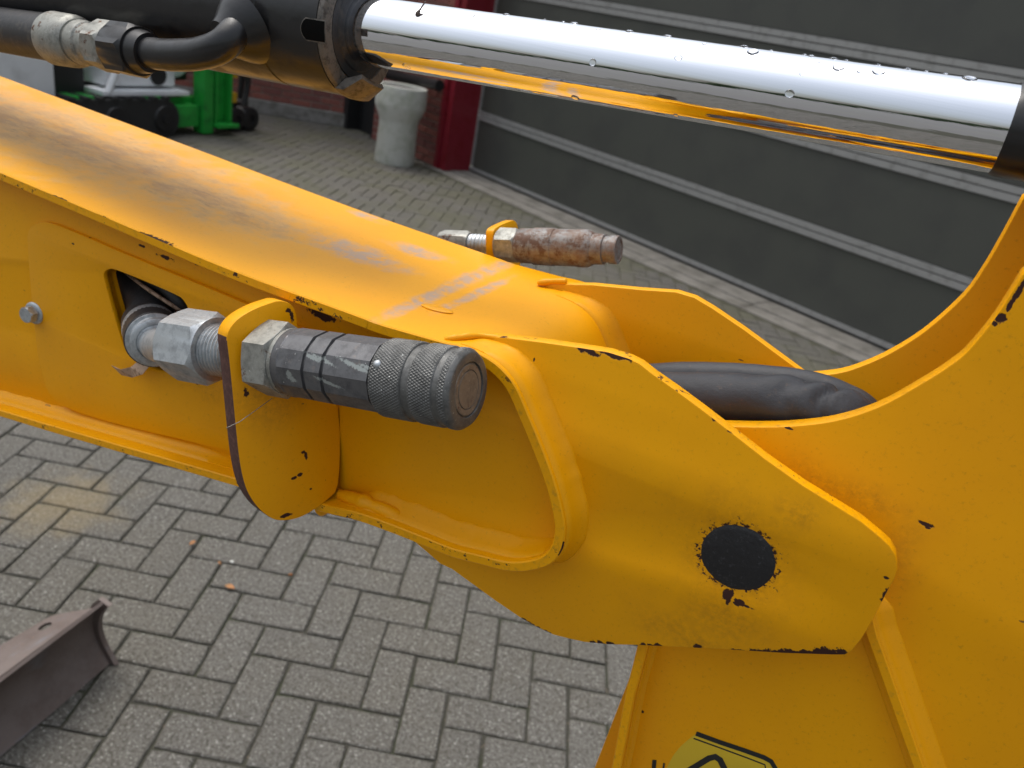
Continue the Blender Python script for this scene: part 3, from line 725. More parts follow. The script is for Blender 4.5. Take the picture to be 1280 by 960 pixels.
# ---- ears
ear_px = [(590, 419), (632, 422), (680, 428), (722, 434), (760, 440), (786, 448), (800, 455), (815, 467), (845, 488), (880, 514), (920, 545), (957, 574), (1004, 607), (1077, 652), (1100, 671), (1112, 682), (1120, 695), (1122, 712), (1119, 722), (1111, 737), (1089, 779), (1077, 799), (1064, 815), (1056, 819), (1040, 819), (980, 817), (900, 812), (800, 807), (760, 806), (730, 803), (712, 799), (692, 794), (672, 785), (651, 773), (620, 752), (591, 731), (565, 712), (550, 705), (534, 691), (516, 676), (480, 660), (436, 646), (428, 630), (424, 600), (424, 450), (428, 438), (450, 430), (520, 436), (570, 436)]
pc_ = U(922, 697, NE)
PR = .0172
pin_hole = [Vector((pc_.x + (PR + .0006) * math.cos(2 * math.pi * k / 48), NE, pc_.z + (PR + .0006) * math.sin(2 * math.pi * k / 48))) for k in range(48)]
earchips = [(pt(738, 437, .363), (.009, .008, .0024)), (pt(765, 441, .362), (.012, .009, .0020)), (pt(782, 446, .362), (.004, .006, .0014)), 
            (pt(1108, 745, NE), (.0024, .008, .0055)), (pt(912, 746, NE), (.0019, .004, .0055)), (pt(924, 753, NE), (.0036, .004, .0026)), (pt(907, 742, NE), (.0018, .003, .0045)), (pt(932, 757, NE), (.0045, .004, .0009)), (pt(694, 445, NE), (.0015, .003, .0015)), (pt(668, 450, NE), (.001, .003, .002)),
            (pt(897, 524, NE), (.004, .006, .0018)), (pt(915, 540, NE), (.003, .005, .001)), (pt(895, 440, NE), (.001, .003, .001)), (pt(1008, 727, NE), (.0012, .003, .0012)), (pt(1108, 722, NE), (.002, .003, .0012)), (pt(590, 731, NE), (.003, .005, .001)),
            (pt(565, 452, NE), (.001, .003, .001)), (pt(830, 820, NE), (.001, .003, .001))]
earchips += [(pt(x, 818 + (x > 1030) + random.uniform(-.8, .8), NE), (.0042, .007, random.uniform(.0031, .0036) if x < 1020 else .0045)) for x in range(925, 1058, 9)]
earchips += [(pt(x, y + 1, NE), (.0035, .007, .0031)) for x, y in ((655, 776), (664, 781), (674, 787), (684, 791), (742, 804), (752, 805), (764, 806), (805, 807), (814, 808), (823, 808), (873, 810))]
hole_ch = [(tuple(pc_), (PR * 1.22, .01, PR * 1.20))]
smud = [(pt(895, 770, NE), (.024, .01, .020)), (pt(922, 697, NE), (.028, .01, .028)), (pt(870, 800, NE), (.03, .01, .01)), (pt(1000, 640, NE), (.012, .01, .008))]
m_ear = paint('ear_paint', earchips + hole_ch, (), smud, (), .8)
near_ear = plate('ear_plate', [U(x, y, NE - .0003) for x, y in ear_px], NE - .0003, NT, [m_ear, m_edge], boom, [pin_hole], .0009)
far_px = [(640, 365), (688, 351), (740, 352), (800, 358), (845, 361), (868, 368), (890, 381), (930, 408), (1006, 464), (1060, 505), (1110, 560), (1100, 640), (1060, 700), (900, 690), (800, 640), (740, 560), (700, 450)]
farp = [(x, y + 4) for x, y in far_px]
plate('ear_plate', [U(x, y, NFE) for x, y in farp], NFE, NT, [paint('far_ear_paint', (), (), (), (), .8), m_edge_clean], boom, (), .0009)
# ---- weld fillets
def weld(name, path, dirs, N0, N1, leg, seed=0, mat=None, irr=.14):
    """concave fillet swept along path; dirs = direction away from the strip, N0 (on the strip) to N1 (on the plate)"""
    bm = bmesh.new(); rings = []
    n = len(path)
    for i, (p, d_) in enumerate(zip(path, dirs)):
        e = min(1, i / 13, (n - 1 - i) / 6) if n > 20 else 1; e = e * e * (3 - 2 * e)
        L = leg * (1 + irr * noise.noise(Vector((i * .23 + seed, seed, 0))) + irr * .6 * noise.noise(Vector((i * .9, seed, 3)))) * (.12 + .88 * e)
        base = Vector((p.x, 0, p.z)); dN = (N1 - N0)
        prof = [(-.0006, N0), (.0004, N0 + dN * .02), (L * .22, N0 + dN * .38), (L * .5, N0 + dN * .68), (L * .8, N0 + dN * .9), (L, N1 + dN * .01), (L, N1 + dN * .12), (-.0006, N1 + dN * .12)]
        ring = []
        for r_, N_ in prof:
            ring.append(bm.verts.new(base + d_ * r_ + Vector((0, N_, 0))))
        rings.append(ring)
    for a, b in zip(rings, rings[1:]):
        for k in range(len(a)): bm.faces.new((a[k], a[(k + 1) % len(a)], b[(k + 1) % len(a)], b[k]))
    bm.faces.new(rings[0]); bm.faces.new(rings[-1][::-1])
    return bm_obj(name, bm, mat or m_paint, boom, 70)
def idx_near(x, y):
    q = U(x, y, NS); return min(range(len(cn)), key=lambda i: (cn[i] - q).length)
def dense(i0, i1, pts, dirs, step=.0022):
    P, Dd = [], []
    for i in range(i0, i1):
        L = (pts[i + 1] - pts[i]).length; k = max(1, int(L / step))
        for j in range(k):
            t = j / k; P.append(pts[i].lerp(pts[i + 1], t)); Dd.append(dirs[i].lerp(dirs[i + 1], t).normalized())
    P.append(pts[i1]); Dd.append(dirs[i1]); return P, Dd
out = [-v for v in inn]
i0 = idx_near(575, 431); i1 = idx_near(640, 714)
P_, D_ = dense(i0, i1, cn, out)
weld('weld_bead', P_, D_, NS + .0025, NE - .0002, .0072, 3)
cin = [cn[i] + inn[i] * TH for i in range(len(cn))]
i2 = idx_near(700, 690); i3 = idx_near(430, 650)
P_, D_ = dense(i2, i3, cin, inn); weld('weld_bead', P_, D_, NS + .005, NE - .0003, .008, 9, None, .22)
i4 = idx_near(289, 606); P_, D_ = dense(i4, len(cn) - 4, cin, inn, .004); weld('weld_bead', P_, D_, NS + .009, .3612, .006, 12, None, .3)
P_, D_ = dense(4, idx_near(460, 400), cin, inn, .004); weld('weld_bead', P_, D_, NS + .009, .3612, .006, 15, None, .3)
P_, D_ = dense(i0 + 1, i1 - 8, cn, out); weld('weld_bead', P_, D_, NFE - .013, NFE + .0001, .009, 21)
# run-out lumps where each ear grows out of the flange
def lump(path, rad, seed=0):
    tube('weld_bead', catmull(path, 8), rad, m_paint, boom, 12, lambda t, a, p: 1 + .35 * noise.noise(p * 160 + Vector((seed, 0, 0))) - .3 * abs(2 * t - 1) ** 3, 80)
lump([U(556, 424, .3465), U(572, 422, .350), U(588, 420, .355), U(604, 420, .360), U(626, 423, .362)], .0021)
lump([U(672, 354, .4775), U(688, 352, .480), U(708, 352, .481)], .0022, 5)
lump([U(398, 640, .352), U(412, 628, .356), U(428, 616, .358)], .0045, 8); lump([U(424, 618, .355), U(455, 628, .352), U(486, 641, .352), U(500, 649, .354)], .0048, 11)
def zsurf(x_):
    for a, b in zip(cn, cn[1:]):
        if a.x <= x_ <= b.x: return a.z + (b.z - a.z) * (x_ - a.x) / (b.x - a.x) + .0006
# plugged slot marks on the top of the flange
for (x, y, sx_) in ((410, 300, .0105), (546, 388, .011)):
    c = UP(x, y, Vector((-.22, .4, H - .1645)), Vector((0, 0, 1)))
    bm = bmesh.new(); bmesh.ops.create_uvsphere(bm, u_segments=20, v_segments=10, radius=1)
    for v in bm.verts: v.co = Vector((c.x + v.co.x * sx_, c.y + v.co.y * .0042, zsurf(c.x + v.co.x * sx_) + .0002 + v.co.z * .0009))
    bm_obj('weld_plug', bm, m_paint, boom, 60)
# bolt on the doubler plate
bc = U(44, 391, .3578); BD = Vector((.10, -1, .05)).normalized()
bolt = lathe('bolt', bc, BD, [(0, .0085), (.0012, .0085), (.002, .0078), (.0024, .0066), (.0024, 0)], m_zinc, boom, 32)
PINV[bolt.name] = Matrix.Identity(4)
def gpart(o):  # third-level pieces live under a part
    return o
hexnut('bolt_head', bc, BD, .002, .0085, .0115, m_zinc, boom, .3, .0012)

# ---- pivot pin
pin = lathe('pivot_pin', Vector((pc_.x, NE - .0002, pc_.z)), Vector((0, 1, 0)), [(-.0007, 0), (-.0009, PR * .93), (-.0005, PR * 1.0), (.0, PR * 1.09), (.0008, PR * 1.09), (.0008, PR), (.14, PR), (.14, 0)], m_pin, exc, 56, 30)
bm = bmesh.new()
for k in range(56):
    pass
bm.free()
lathe('pin_collar', Vector((pc_.x, .3685, pc_.z)), Vector((0, 1, 0)), [(0, .032), (.0040, .032), (.0040, .0178), (0, .0178)], m_paint, exc, 48)

for v in pin.data.vertices:
    q = v.co - Vector((pc_.x, v.co.y, pc_.z))
    if v.co.y < NE + .0009 and q.length > PR * .97: q *= 1 + .045 * noise.noise(q.normalized() * 3.1) + .03 * noise.noise(q.normalized() * 9); v.co = Vector((pc_.x, v.co.y, pc_.z)) + q
# ================================================================== DIPPER
ND = .3850; DT = .010
curve_px = [(942, 534), (987, 533), (1044, 526), (1100, 508), (1156, 477), (1190, 455), (1212, 436), (1246, 394), (1280, 340)]
cu = [U(x, y, ND) for x, y in curve_px]
e0 = cu[0]
cu = catmull(cu, 5)
outl = [U(860, 528, ND), U(905, 533, ND)] + cu + [Vector((.080, ND, H - .030)), Vector((.085, ND, H - .0)), Vector((.10, ND, H + .022)), Vector((.125, ND, H + .022)), Vector((.145, ND, H + .0)), Vector((.30, ND, H - .25)), Vector((.32, ND, H - .40)), Vector((.25, ND, H - .60)), Vector((-.05, ND, H - .60))]
lb = [(764, 962), (782, 864), (798, 806), (830, 740), (850, 640)]
outl += [U(x + 4, y, ND) for x, y in lb] + [Vector((e0.x - .045, ND, e0.z - .03))]
dchips = [(pt(1252, 397, ND), (.0022, .004, .003)), (pt(1262, 383, ND), (.0011, .004, .004)), (pt(1268, 373, ND), (.0010, .004, .004)), (pt(1275, 362, ND), (.0012, .004, .005)), (pt(1243, 405, ND), (.0020, .004, .0018)), (pt(1157, 655, ND), (.004, .004, .0014)), (pt(1160, 660, ND), (.002, .004, .001)), (pt(1175, 640, ND), (.0015, .003, .001)), (pt(985, 535, ND), (.003, .005, .0008)), (pt(930, 863, ND), (.0014, .003, .001)), (pt(803, 890, ND), (.0014, .004, .002)), (pt(1022, 937, ND), (.001, .004, .001)), (pt(807, 830, .376), (.0016, .004, .006)), (pt(800, 845, .376), (.0012, .004, .004)), (pt(1130, 840, .38), (.0006, .01, .006))]
m_dip = paint('dipper_paint', dchips, (), [(pt(1060, 615, ND), (.03, .01, .008)), (pt(1115, 700, ND), (.010, .01, .02))], (), .8)
dipper = plate('dipper', outl, ND, DT, [m_dip, m_edge_clean], exc, (), .0009)
PINV[dipper.name] = Matrix.Identity(4)
NF2 = .453
fcu = [U(x, y, NF2) for x, y in [(985, 472), (1044, 467), (1081, 456), (1119, 438), (1160, 411), (1205, 370), (1231, 334), (1252, 298), (1280, 246)]]
outf = [Vector((fcu[0].x - .006, NF2, fcu[0].z - .012))] + catmull(fcu, 5) + [Vector((.080, NF2, H - .010)), Vector((.10, NF2, H + .022)), Vector((.125, NF2, H + .022)), Vector((.145, NF2, H)), Vector((.30, NF2, H - .25)), Vector((.32, NF2, H - .40)), Vector((.25, NF2, H - .60)), Vector((-.05, NF2, H - .60)), Vector((-.04, NF2, H - .35))]
plate('side_plate', outf, NF2, DT, [m_paint, m_edge_clean], dipper, (), .0009)
# box strips that stand proud of the dipper's side plate
def lath(name, pxs, w_px_dir, N0, N1, th, mat):
    pass
def strip_along(name, pts, tdir, th, N0, N1, parent):
    """flat bar: follows pts (on plane N0), thickness th towards tdir, from N0 back to N1"""
    bm = bmesh.new(); rows = []
    for p in pts:
        a = Vector((p.x, N0, p.z)); b = a + tdir * th; e = .0008
        rows.append([bm.verts.new(q) for q in (a + tdir * e, b - tdir * e, b + Vector((0, e, 0)), Vector((b.x, N1, b.z)), Vector((a.x, N1, a.z)), a + Vector((0, e, 0)))])
    for r0, r1 in zip(rows, rows[1:]):
        for k in range(6): bm.faces.new((r0[k], r0[(k + 1) % 6], r1[(k + 1) % 6], r1[k])).material_index = 0 if k not in (0, 5) else 1
    bm.faces.new(rows[0]); bm.faces.new(rows[-1][::-1])
    return bm_obj(name, bm, None, parent, 30, [m_paint, m_edge_clean])
NB = .3735
ls = [U(797, 806, NB), U(790, 835, NB), U(782, 864, NB), U(764, 962, NB)]; ls.append(ls[-1] + (ls[-1] - ls[-2]) * 2); ls.insert(0, ls[0] + (ls[0] - ls[1]) * .6)
strip_along('back_plate', ls, Vector((1, 0, .1)).normalized(), .0060, NB, .465, dipper)
rs = [U(1076, 770, NB), U(1081, 791, NB), U(1100, 844, NB), U(1141, 960, NB)]; rs.append(rs[-1] + (rs[-1] - rs[-2]) * 2); rs.insert(0, rs[0] + (rs[0] - rs[2]) * .5)
strip_along('front_plate', rs, Vector((1, 0, .32)).normalized(), .0058, NB, .465, dipper)
# fillet to the right of the front plate
def weld2(parent, path, d_, N0, N1, leg, seed):
    global boom
    b0 = boom; boom = parent
    try: weld('weld_bead', path, [d_] * len(path), N0, N1, leg, seed, None, .02)
    finally: boom = b0
rp = []
tdir = Vector((1, 0, .32)).normalized()
for a, b in zip(rs, rs[1:]):
    for k in range(12): rp.append(a.lerp(b, k / 12) + tdir * .0058)
weld2(dipper, rp, tdir, NB + .002, ND, .0090, 31)
rp2 = [p - tdir * .0058 for p in rp]; weld2(dipper, rp2, -tdir, NB + .006, ND, .006, 35)
lp = []
for a, b in zip(ls, ls[1:]):
    for k in range(10): lp.append(a.lerp(b, k / 10) + Vector((1, 0, .1)).normalized() * .006)
weld2(dipper, lp, Vector((1, 0, .1)).normalized(), NB + .007, ND, .004, 38)
# cylinder eye boss between the dipper horns
lathe('rod_pin', Vector((.112, ND - .004, H - .004)), Vector((0, 1, 0)), [(0, 0), (0, .013), (.09, .013), (.09, 0)], m_pin, exc, 32)
# warning sticker
m_stk = Mat('sticker_yellow', (.62, .42, .02), .4).m; m_stkb = Mat('sticker_black', (.012, .012, .012), .5).m
stk = [(832, 962), (845, 938), (868, 918), (874, 917), (958, 946), (968, 953), (974, 962), (985, 1000), (820, 1000)]
sticker = plate('warning_sticker', chaikin([U(x, y, ND - .0002) for x, y in stk], 1), ND - .0002, .00016, [m_stk], dipper, (), .00002)
PINV[sticker.name] = Matrix.Identity(4)
def stroke(pxs, wpx, name='print_line'):
    P = [Vector((x, y, 0)) for x, y in pxs]; L, Rr = [], []
    for i, p in enumerate(P):
        t = (P[min(i + 1, len(P) - 1)] - P[max(i - 1, 0)]).normalized(); nn_ = Vector((-t.y, t.x, 0)) * wpx / 2; L.append(p + nn_); Rr.append(p - nn_)
    plate(name, [U(q.x, q.y, ND - .0004) for q in L + Rr[::-1]], ND - .0004, .0001, [m_stkb], dipper, (), .00001)
stroke([(870, 917), (900, 928), (930, 938), (955, 947), (964, 952), (970, 962), (975, 985)], 5.5)
stroke([(867, 923), (900, 935), (930, 946), (956, 956), (960, 975)], 1.6)
stroke([(846, 972), (868, 959), (886, 948), (894, 946), (900, 950), (906, 962), (915, 985)], 7.5)
stroke([(818, 950), (815, 985)], 5); stroke([(830, 954), (826, 985)], 2.2)

# ================================================================== HOSE BETWEEN THE PLATES
def wr(t, a, p):
    k = 1 + .03 * noise.noise(p * 60)
    for c_, w_, s_ in ((.46, .03, -.07), (.53, .025, .05), (.585, .02, -.17), (.63, .02, .05), (.675, .016, -.26), (.71, .02, .07), (.80, .03, -.10)):
        k += s_ * math.exp(-((t - c_ - .03 * math.sin(a * 2)) / w_) ** 2) * (.5 + .5 * math.cos(a - 1.2))
    return k
def hpt(lst): return catmull([U(x, y, N) for x, y, N in lst], 10)
tube('hydraulic_hose', hpt([(700, 565, .43), (760, 500, .425), (800, 494, .42), (860, 496, .414), (920, 497, .412), (980, 502, .411), (1030, 512, .411), (1065, 527, .411), (1100, 570, .413), (1115, 640, .413)]), .0137, m_sheath, exc, 28, wr, 80)
tube('hydraulic_hose', hpt([(700, 540, .452), (760, 482, .446), (820, 474, .441), (880, 473, .440), (950, 477, .440), (1010, 485, .440), (1050, 499, .439), (1080, 519, .438), (1105, 570, .438)]), .0098, m_sheath, exc, 24, lambda t, a, p: 1 + .04 * noise.noise(p * 70), 80)

# ================================================================== CYLINDER
c0 = Vector((-.30, .425, H - .0245)); c1 = Vector((.04, .425, H - .0072)); CD = (c1 - c0).normalized(); RR = .0192
def cp(s): return c0 + CD * s
Lrod = (c1 - c0).length
cyl = lathe('cylinder_barrel', cp(-.004), CD, [(-1.0, 0), (-1.0, .039), (-.052, .039), (-.0515, .0384), (-.050, .0384), (-.0495, .039), (-.0062, .039), (-.006, .0)], m_black, exc, 64)
rod = lathe('piston_rod', c0, CD, [(-.06, 0), (-.06, RR), (Lrod, RR), (Lrod, 0)], m_chrome, exc, 128)
PINV[rod.name] = Matrix.Identity(4)
gl = lathe('gland_nut', cp(-.004), CD, [(-.0065, 0), (-.0065, .0384), (-.005, .0387), (-.0030, .0378), (-.0022, .0362), (-.0020, .0300), (-.0036, .0296), (-.0036, RR + .001), (-.0037, RR)], m_gland, exc, 64)
lathe('wiper_seal', c0, CD, [(-.008, RR + .0005), (-.008, .0290), (-.0066, .0288), (-.0064, .0240), (-.0056, .0232), (-.0052, RR + .0012), (-.0054, RR + .0003)], m_rubber, exc, 48)
# spanner slot: black patch laid over the barrel, painting the shade of the recess
x_, y_ = frame_of(CD)
def on_cyl(px, py, r):
    d = ray(px, py); o = EYE - c0
    dd = d - CD * d.dot(CD); oo = o - CD * o.dot(CD)
    A = dd.dot(dd); B = 2 * dd.dot(oo); C = oo.dot(oo) - r * r; D = B * B - 4 * A * C
    if D < 0: return None
    P = EYE + d * ((-B - math.sqrt(D)) / (2 * A)); s = (P - c0).dot(CD); nr = (P - cp(s)).normalized(); return P, nr, s
h = on_cyl(393, 38, .039)
if h:
    P, nr, s = h; tz = nr.cross(CD).normalized()
    def slot(name, rx, rz, lift, mat):
        bm = bmesh.new(); grid = []
        for i in range(9):
            row = []
            for j in range(9):
                a = (j / 8 - .5) * 2; b = (i / 8 - .5) * 2; w_ = 1 if a > 0 else math.sqrt(max(0, 1 - (b * .8) ** 2)) / 1.0
                q = P + CD * (a * rx * w_ - .001) + tz * (b * rz); ax = c0 + CD * ((q - c0).dot(CD)); row.append(bm.verts.new(ax + (q - ax).normalized() * (.039 + lift)))
            grid.append(row)
        for r0, r1 in zip(grid, grid[1:]):
            for k in range(8): bm.faces.new((r0[k], r0[k + 1], r1[k + 1], r1[k]))
        return bm_obj(name, bm, mat, exc, 60)
    slot('spanner_slot_rim', .0088, .0062, .00015, m_gland)
    slot('spanner_slot_shade', .0082, .0054, .0004, m_slot_shade)
# bent locking tab under the gland
bm = bmesh.new(); rows = []
for i in range(10):
    a = R(236 + i * 4.5)
    nr = None
    dirv = Vector((0, math.cos(a), math.sin(a))); dirv = (dirv - CD * dirv.dot(CD)).normalized()
    tape = 1 - abs(i - 5) / 7
    rows.append([bm.verts.new(cp(s_) + dirv * r_) for s_, r_ in ((-.008, .0402), (-.004, .033), (.004 + .008 * tape, .0285), (.005 + .009 * tape, .0310), (-.002, .0402))])
for a, b in zip(rows, rows[1:]):
    for k in range(5): bm.faces.new((a[k], a[(k + 1) % 5], b[(k + 1) % 5], b[k]))
bm.faces.new(rows[0]); bm.faces.new(rows[-1][::-1]); bm_obj('locking_tab', bm, m_gland, exc, 50)
lathe('rod_eye', c1, CD, [(0, 0), (0, RR + .0004), (.002, RR + .0010), (.05, RR + .0012), (.052, RR + .004), (.06, RR + .006), (.085, RR + .006), (.086, 0)], m_black, exc, 64)
# feed pipe, nut and hose on the barrel
lathe('port_boss', Vector((0, 0, 0)) + on_cyl(300, 34, .040)[0] + Vector((0, .006, 0)), (U(262, 46, .37) - U(300, 30, .385)).normalized() * .5 + Vector((0, -.5, -.2)), [(0, .0), (0, .022), (.004, .0200), (.009, .0165), (.014, .0125), (.018, .0105), (.018, 0)], m_black, exc, 32, 60)
tube('port_pipe', catmull([U(304, 28, .392), U(293, 42, .378), U(276, 58, .371), U(250, 67, .370), U(220, 69, .371), U(192, 67, .373), U(160, 60, .375)], 8), .0092, m_black, exc, 24)
ha = U(192, 67, .373); hb = U(62, 47, .384); HD = (hb - ha).normalized()
def sx_of(px, o, d):           # axis distance at which the axis point projects to px
    lo, hi = -2.0, 2.0
    def fx(s): return pj(o + d * s)[0]
    lo, hi = -.6, .6
    inc = fx(hi) > fx(lo)
    for _ in range(60):
        mid = (lo + hi) / 2
        if (fx(mid) < px) == inc: lo = mid
        else: hi = mid
    return (lo + hi) / 2
def HS(px): return sx_of(px, ha, HD)
hexnut('pipe_nut', ha, HD, HS(176), HS(146), .029, m_black, exc, .2)
lathe('pipe_ring', ha, HD, [(HS(188), 0), (HS(188), .0115), (HS(178), .013), (HS(176), .013), (HS(176), 0)], m_black, exc, 32)
hexnut('hose_fitting', ha, HD, HS(146.5), HS(124), .0275, m_zinc2, exc, .4)
lathe('hose_collar', ha, HD, [(HS(124), 0), (HS(124), .0125), (HS(114), .0125), (HS(113), .0135), (HS(104), .0140), (HS(102), .013), (HS(98), .013), (HS(98), 0)], m_zinc2, exc, 40)
lathe('hose_ferrule', ha, HD, [(HS(100), 0), (HS(100), .014), (HS(98), .0158), (HS(94), .0165), (HS(72), .0170), (HS(70), .0165), (HS(70), 0)], m_zinc2, exc, 40)
sH = HS(71)
tube('feed_hose', [ha + HD * (sH + k * .03) + Vector((0, 0, .004 * (k / 10) ** 2 * .5)) for k in range(0, 24)], .0152, m_rubber, exc, 28)

# ================================================================== NEAR COUPLER (female)
A1 = U(586.5, 487.3, .317); A2 = U(215, 428, .322); AD = (A1 - A2).normalized()
def AS(px): return sx_of(px, A2, AD)
s_tab = AS(334)
tab_px = [(150, 160), (185, 120), (250, 82), (320, 57), (350, 50), (385, 56), (408, 78), (420, 110), (422, 160), (470, 300), (592, 420), (594, 800), (540, 850), (480, 895), (420, 924), (360, 932), (320, 925), (270, 888), (235, 842), (210, 790), (190, 700), (175, 560), (160, 400), (147, 270), (137, 200)]
tp0 = A2 + AD * s_tab
tabp = [UP(240 + u / 3.2, 360 + v / 3.2, tp0, AD) for u, v in tab_px]
tu = Vector((0, -1, 0)); tv = tu.cross(AD) * -1
# plane axes so that u x v = AD (face looking along +AD)
Q_ = U(424, 560, .3578); tvv = Vector((-AD.z, 0, AD.x)).normalized(); TN = (Q_ - tp0).cross(tvv).normalized()
if TN.dot(AD) < 0: TN = -TN
tabp = [UP(240 + u / 3.2, 360 + v / 3.2, tp0, TN) for u, v in tab_px]
tu = (Q_ - tp0); tu = (tu - tvv * tu.dot(tvv)).normalized(); tv = TN.cross(tu)
chip_t = [(tuple(UP(352, 384, tp0, AD)), (.01, .0035, .002)), (tuple(UP(355, 392, tp0, AD)), (.01, .0015, .005)), (tuple(UP(374, 566, tp0, AD)), (.01, .0012, .0030)), (tuple(UP(364, 596, tp0, AD)), (.01, .0022, .0011)), (tuple(UP(369, 591, tp0, AD)), (.01, .0018, .0013)), (tuple(UP(371, 562, tp0, AD)), (.01, .0018, .0012)), (tuple(UP(380, 607, tp0, AD)), (.01, .001, .001)), (tuple(UP(393, 594, tp0, AD)), (.01, .001, .002)), (tuple(UP(318, 622, tp0, AD)), (.01, .0012, .004)), (tuple(UP(358, 645, tp0, AD)), (.01, .005, .0015)), (tuple(UP(420, 612, tp0, AD)), (.01, .003, .003)),
          (tuple(UP(316, 495, tp0, AD)), (.01, .0022, .0035)), (tuple(UP(300, 492, tp0, AD)), (.01, .0028, .0012)), (tuple(UP(287, 412, tp0, AD)), (.01, .001, .003))]
m_tab = paint('tab_paint', chip_t, (), [(tuple(UP(318, 497, tp0, AD)), (.012, .018, .008)), (tuple(UP(345, 510, tp0, AD)), (.012, .02, .012)), (tuple(UP(322, 498, tp0, AD)), (.012, .010, .006))], (), .8)
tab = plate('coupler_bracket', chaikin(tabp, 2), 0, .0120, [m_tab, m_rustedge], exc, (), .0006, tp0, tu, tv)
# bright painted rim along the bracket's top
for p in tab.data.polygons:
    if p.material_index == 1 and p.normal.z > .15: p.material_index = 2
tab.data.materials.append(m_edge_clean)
s_n0, s_n1 = AS(224), AS(271)
hexnut('swivel_nut', A2, AD, s_n0, s_n1, .0385, m_zinc, exc, .15)
th = []
s = s_n1 - .001; e_ = s_tab - .0120

while s < e_ + .004: th += [(s, .0134), (s + .0004, .0134), (s + .0014, .0157), (s + .0018, .0157)]; s += .0027
lathe('threaded_stem', A2, AD, [(s_n1 - .002, 0)] + th + [(e_ + .006, 0)], m_zinc, exc, 40, 20)
hexnut('bulkhead_nut', A2, AD, s_tab - .001, AS(362), .0382, m_zinc2, exc, .34, .0009)
q0 = AS(362)
g1, g2, sl, b1a, b1b, b2a, b2b, fe = AS(408), AS(431), AS(489), AS(526), AS(537), AS(565), AS(573), AS(586.5)
lathe('coupler_neck', A2, AD, [(q0 - .001, 0), (q0 - .001, .0182), (q0 + .0015, .0188), (q0 + .003, .0188), (q0 + .003, 0)], m_zinc2, exc, 48)
# body with milled flats
def body(name, segs_list, mat):
    bm = bmesh.new(); N_ = 96; x, y = frame_of(AD); rings = []
    for s, r, fl_ in segs_list:
        ring = []
        for k in range(N_):
            a = 2 * math.pi * k / N_
            b = (a + .2) % (math.pi / 6) - math.pi / 12
            rr = min(r, fl_ / math.cos(b)) if fl_ else r
            ring.append(bm.verts.new(A2 + AD * s + (x * math.cos(a) + y * math.sin(a)) * rr))
        rings.append(ring)
    for a, b in zip(rings, rings[1:]):
        for k in range(N_): bm.faces.new((a[k], a[(k + 1) % N_], b[(k + 1) % N_], b[k]))
    bm.faces.new(rings[0][::-1]); bm.faces.new(rings[-1])
    return bm_obj(name, bm, mat, exc, 14)
gw, gd = .0012, .0014
M = Mat('worn_coupler_steel', (.135, .135, .14), .38, .55); n1 = M.noise(140, 6, .7); M.mix(M.ramp(n1, .4, .7), (.085, .085, .09)); M.rmix(M.ramp(n1, .35, .65), .55)
M.mix(M.ramp(M.noise(90, 5, .75), .55, .72), (.19, .165, .15))
f = M.ells([(pt(386, 449, .300), (.006, .012, .0011)), (pt(400, 452, .300), (.008, .012, .0009)), (pt(441, 459, .300), (.011, .012, .0010)), (pt(462, 463, .300), (.007, .012, .0008)), (pt(410, 478, .300), (.009, .012, .0009)), (pt(364, 474, .300), (.0030, .012, .0014)), (pt(361, 468, .300), (.0018, .012, .002))], M.noise(700, 4, .7), 1.3, .3)
M.mix(M.math('MULTIPLY', f, .62), (.46, .50, .48)); M.mix(M.ramp(M.noise(500, 3, .6), .72, .76), (.6, .6, .58)); M.bump(M.noise(500, 5, .7), .25, .0004); m_dark = M.m
body('coupler_body', [(q0 + .002, .0172, 0), (q0 + .003, .0186, 0), (q0 + .008, .0194, 0), (q0 + .0085, .0198, .0190), (g1 - gw, .0198, .0190), (g1 - gw + .0002, .0178, 0), (g1 + gw - .0002, .0178, 0), (g1 + gw, .0198, .0191), (g2 - gw, .0198, .0191), (g2 - gw + .0002, .0178, 0), (g2 + gw - .0002, .0178, 0), (g2 + gw, .0198, .0191), (sl - .0012, .0199, .0192), (sl - .001, .0180, 0), (sl + .002, .0178, 0)], m_dark)
# knurled sleeve
def knurl(bm, s0, s1, r0, n_around=640):
    rows = max(8, int((s1 - s0) / .00025)); x, y = frame_of(AD); rings = []
    for i in range(rows + 1):
        ring = []
        for k in range(n_around):
            a = 2 * math.pi * (k + .0) / n_around
            uu = a * 80; vv = (s1 - s0) * i / rows / .0017 * 2 * math.pi * .62
            dz = .0006 * (min(abs(math.sin((uu + vv) / 2)), abs(math.sin((uu - vv) / 2))) ** .7) - .00035 if 0 < i < rows else -.0004
            ring.append(bm.verts.new(A2 + AD * (s0 + (s1 - s0) * i / rows) + (x * math.cos(a) + y * math.sin(a)) * (r0 + dz)))
        rings.append(ring)
    for i, (a, b) in enumerate(zip(rings, rings[1:])):
        for k in range(n_around):
            k2 = (k + 1) % n_around
            bm.faces.new((a[k], a[k2], b[k2], b[k]))
    return rings
RS = .0206
sleeve = lathe('locking_sleeve', A2, AD, [(sl, 0), (sl, RS - .0006), (sl + .0006, RS - .0003), (b1a, RS - .0003), (b1a + .0004, RS - .0002), (b1a + .0008, RS - .0010), (b1b - .0008, RS - .0010), (b1b, RS - .0003), (b2a, RS - .0003), (b2a + .0004, RS - .0008), (b2b - .0004, RS - .0008), (b2b, RS - .0003), (fe - .0022, RS - .0003), (fe - .0004, RS - .0016), (fe, RS - .0026), (fe, .0142), (fe - .0012, .0140), (fe - .0012, .0)], m_sleeve, exc, 96)
PINV[sleeve.name] = Matrix.Identity(4)
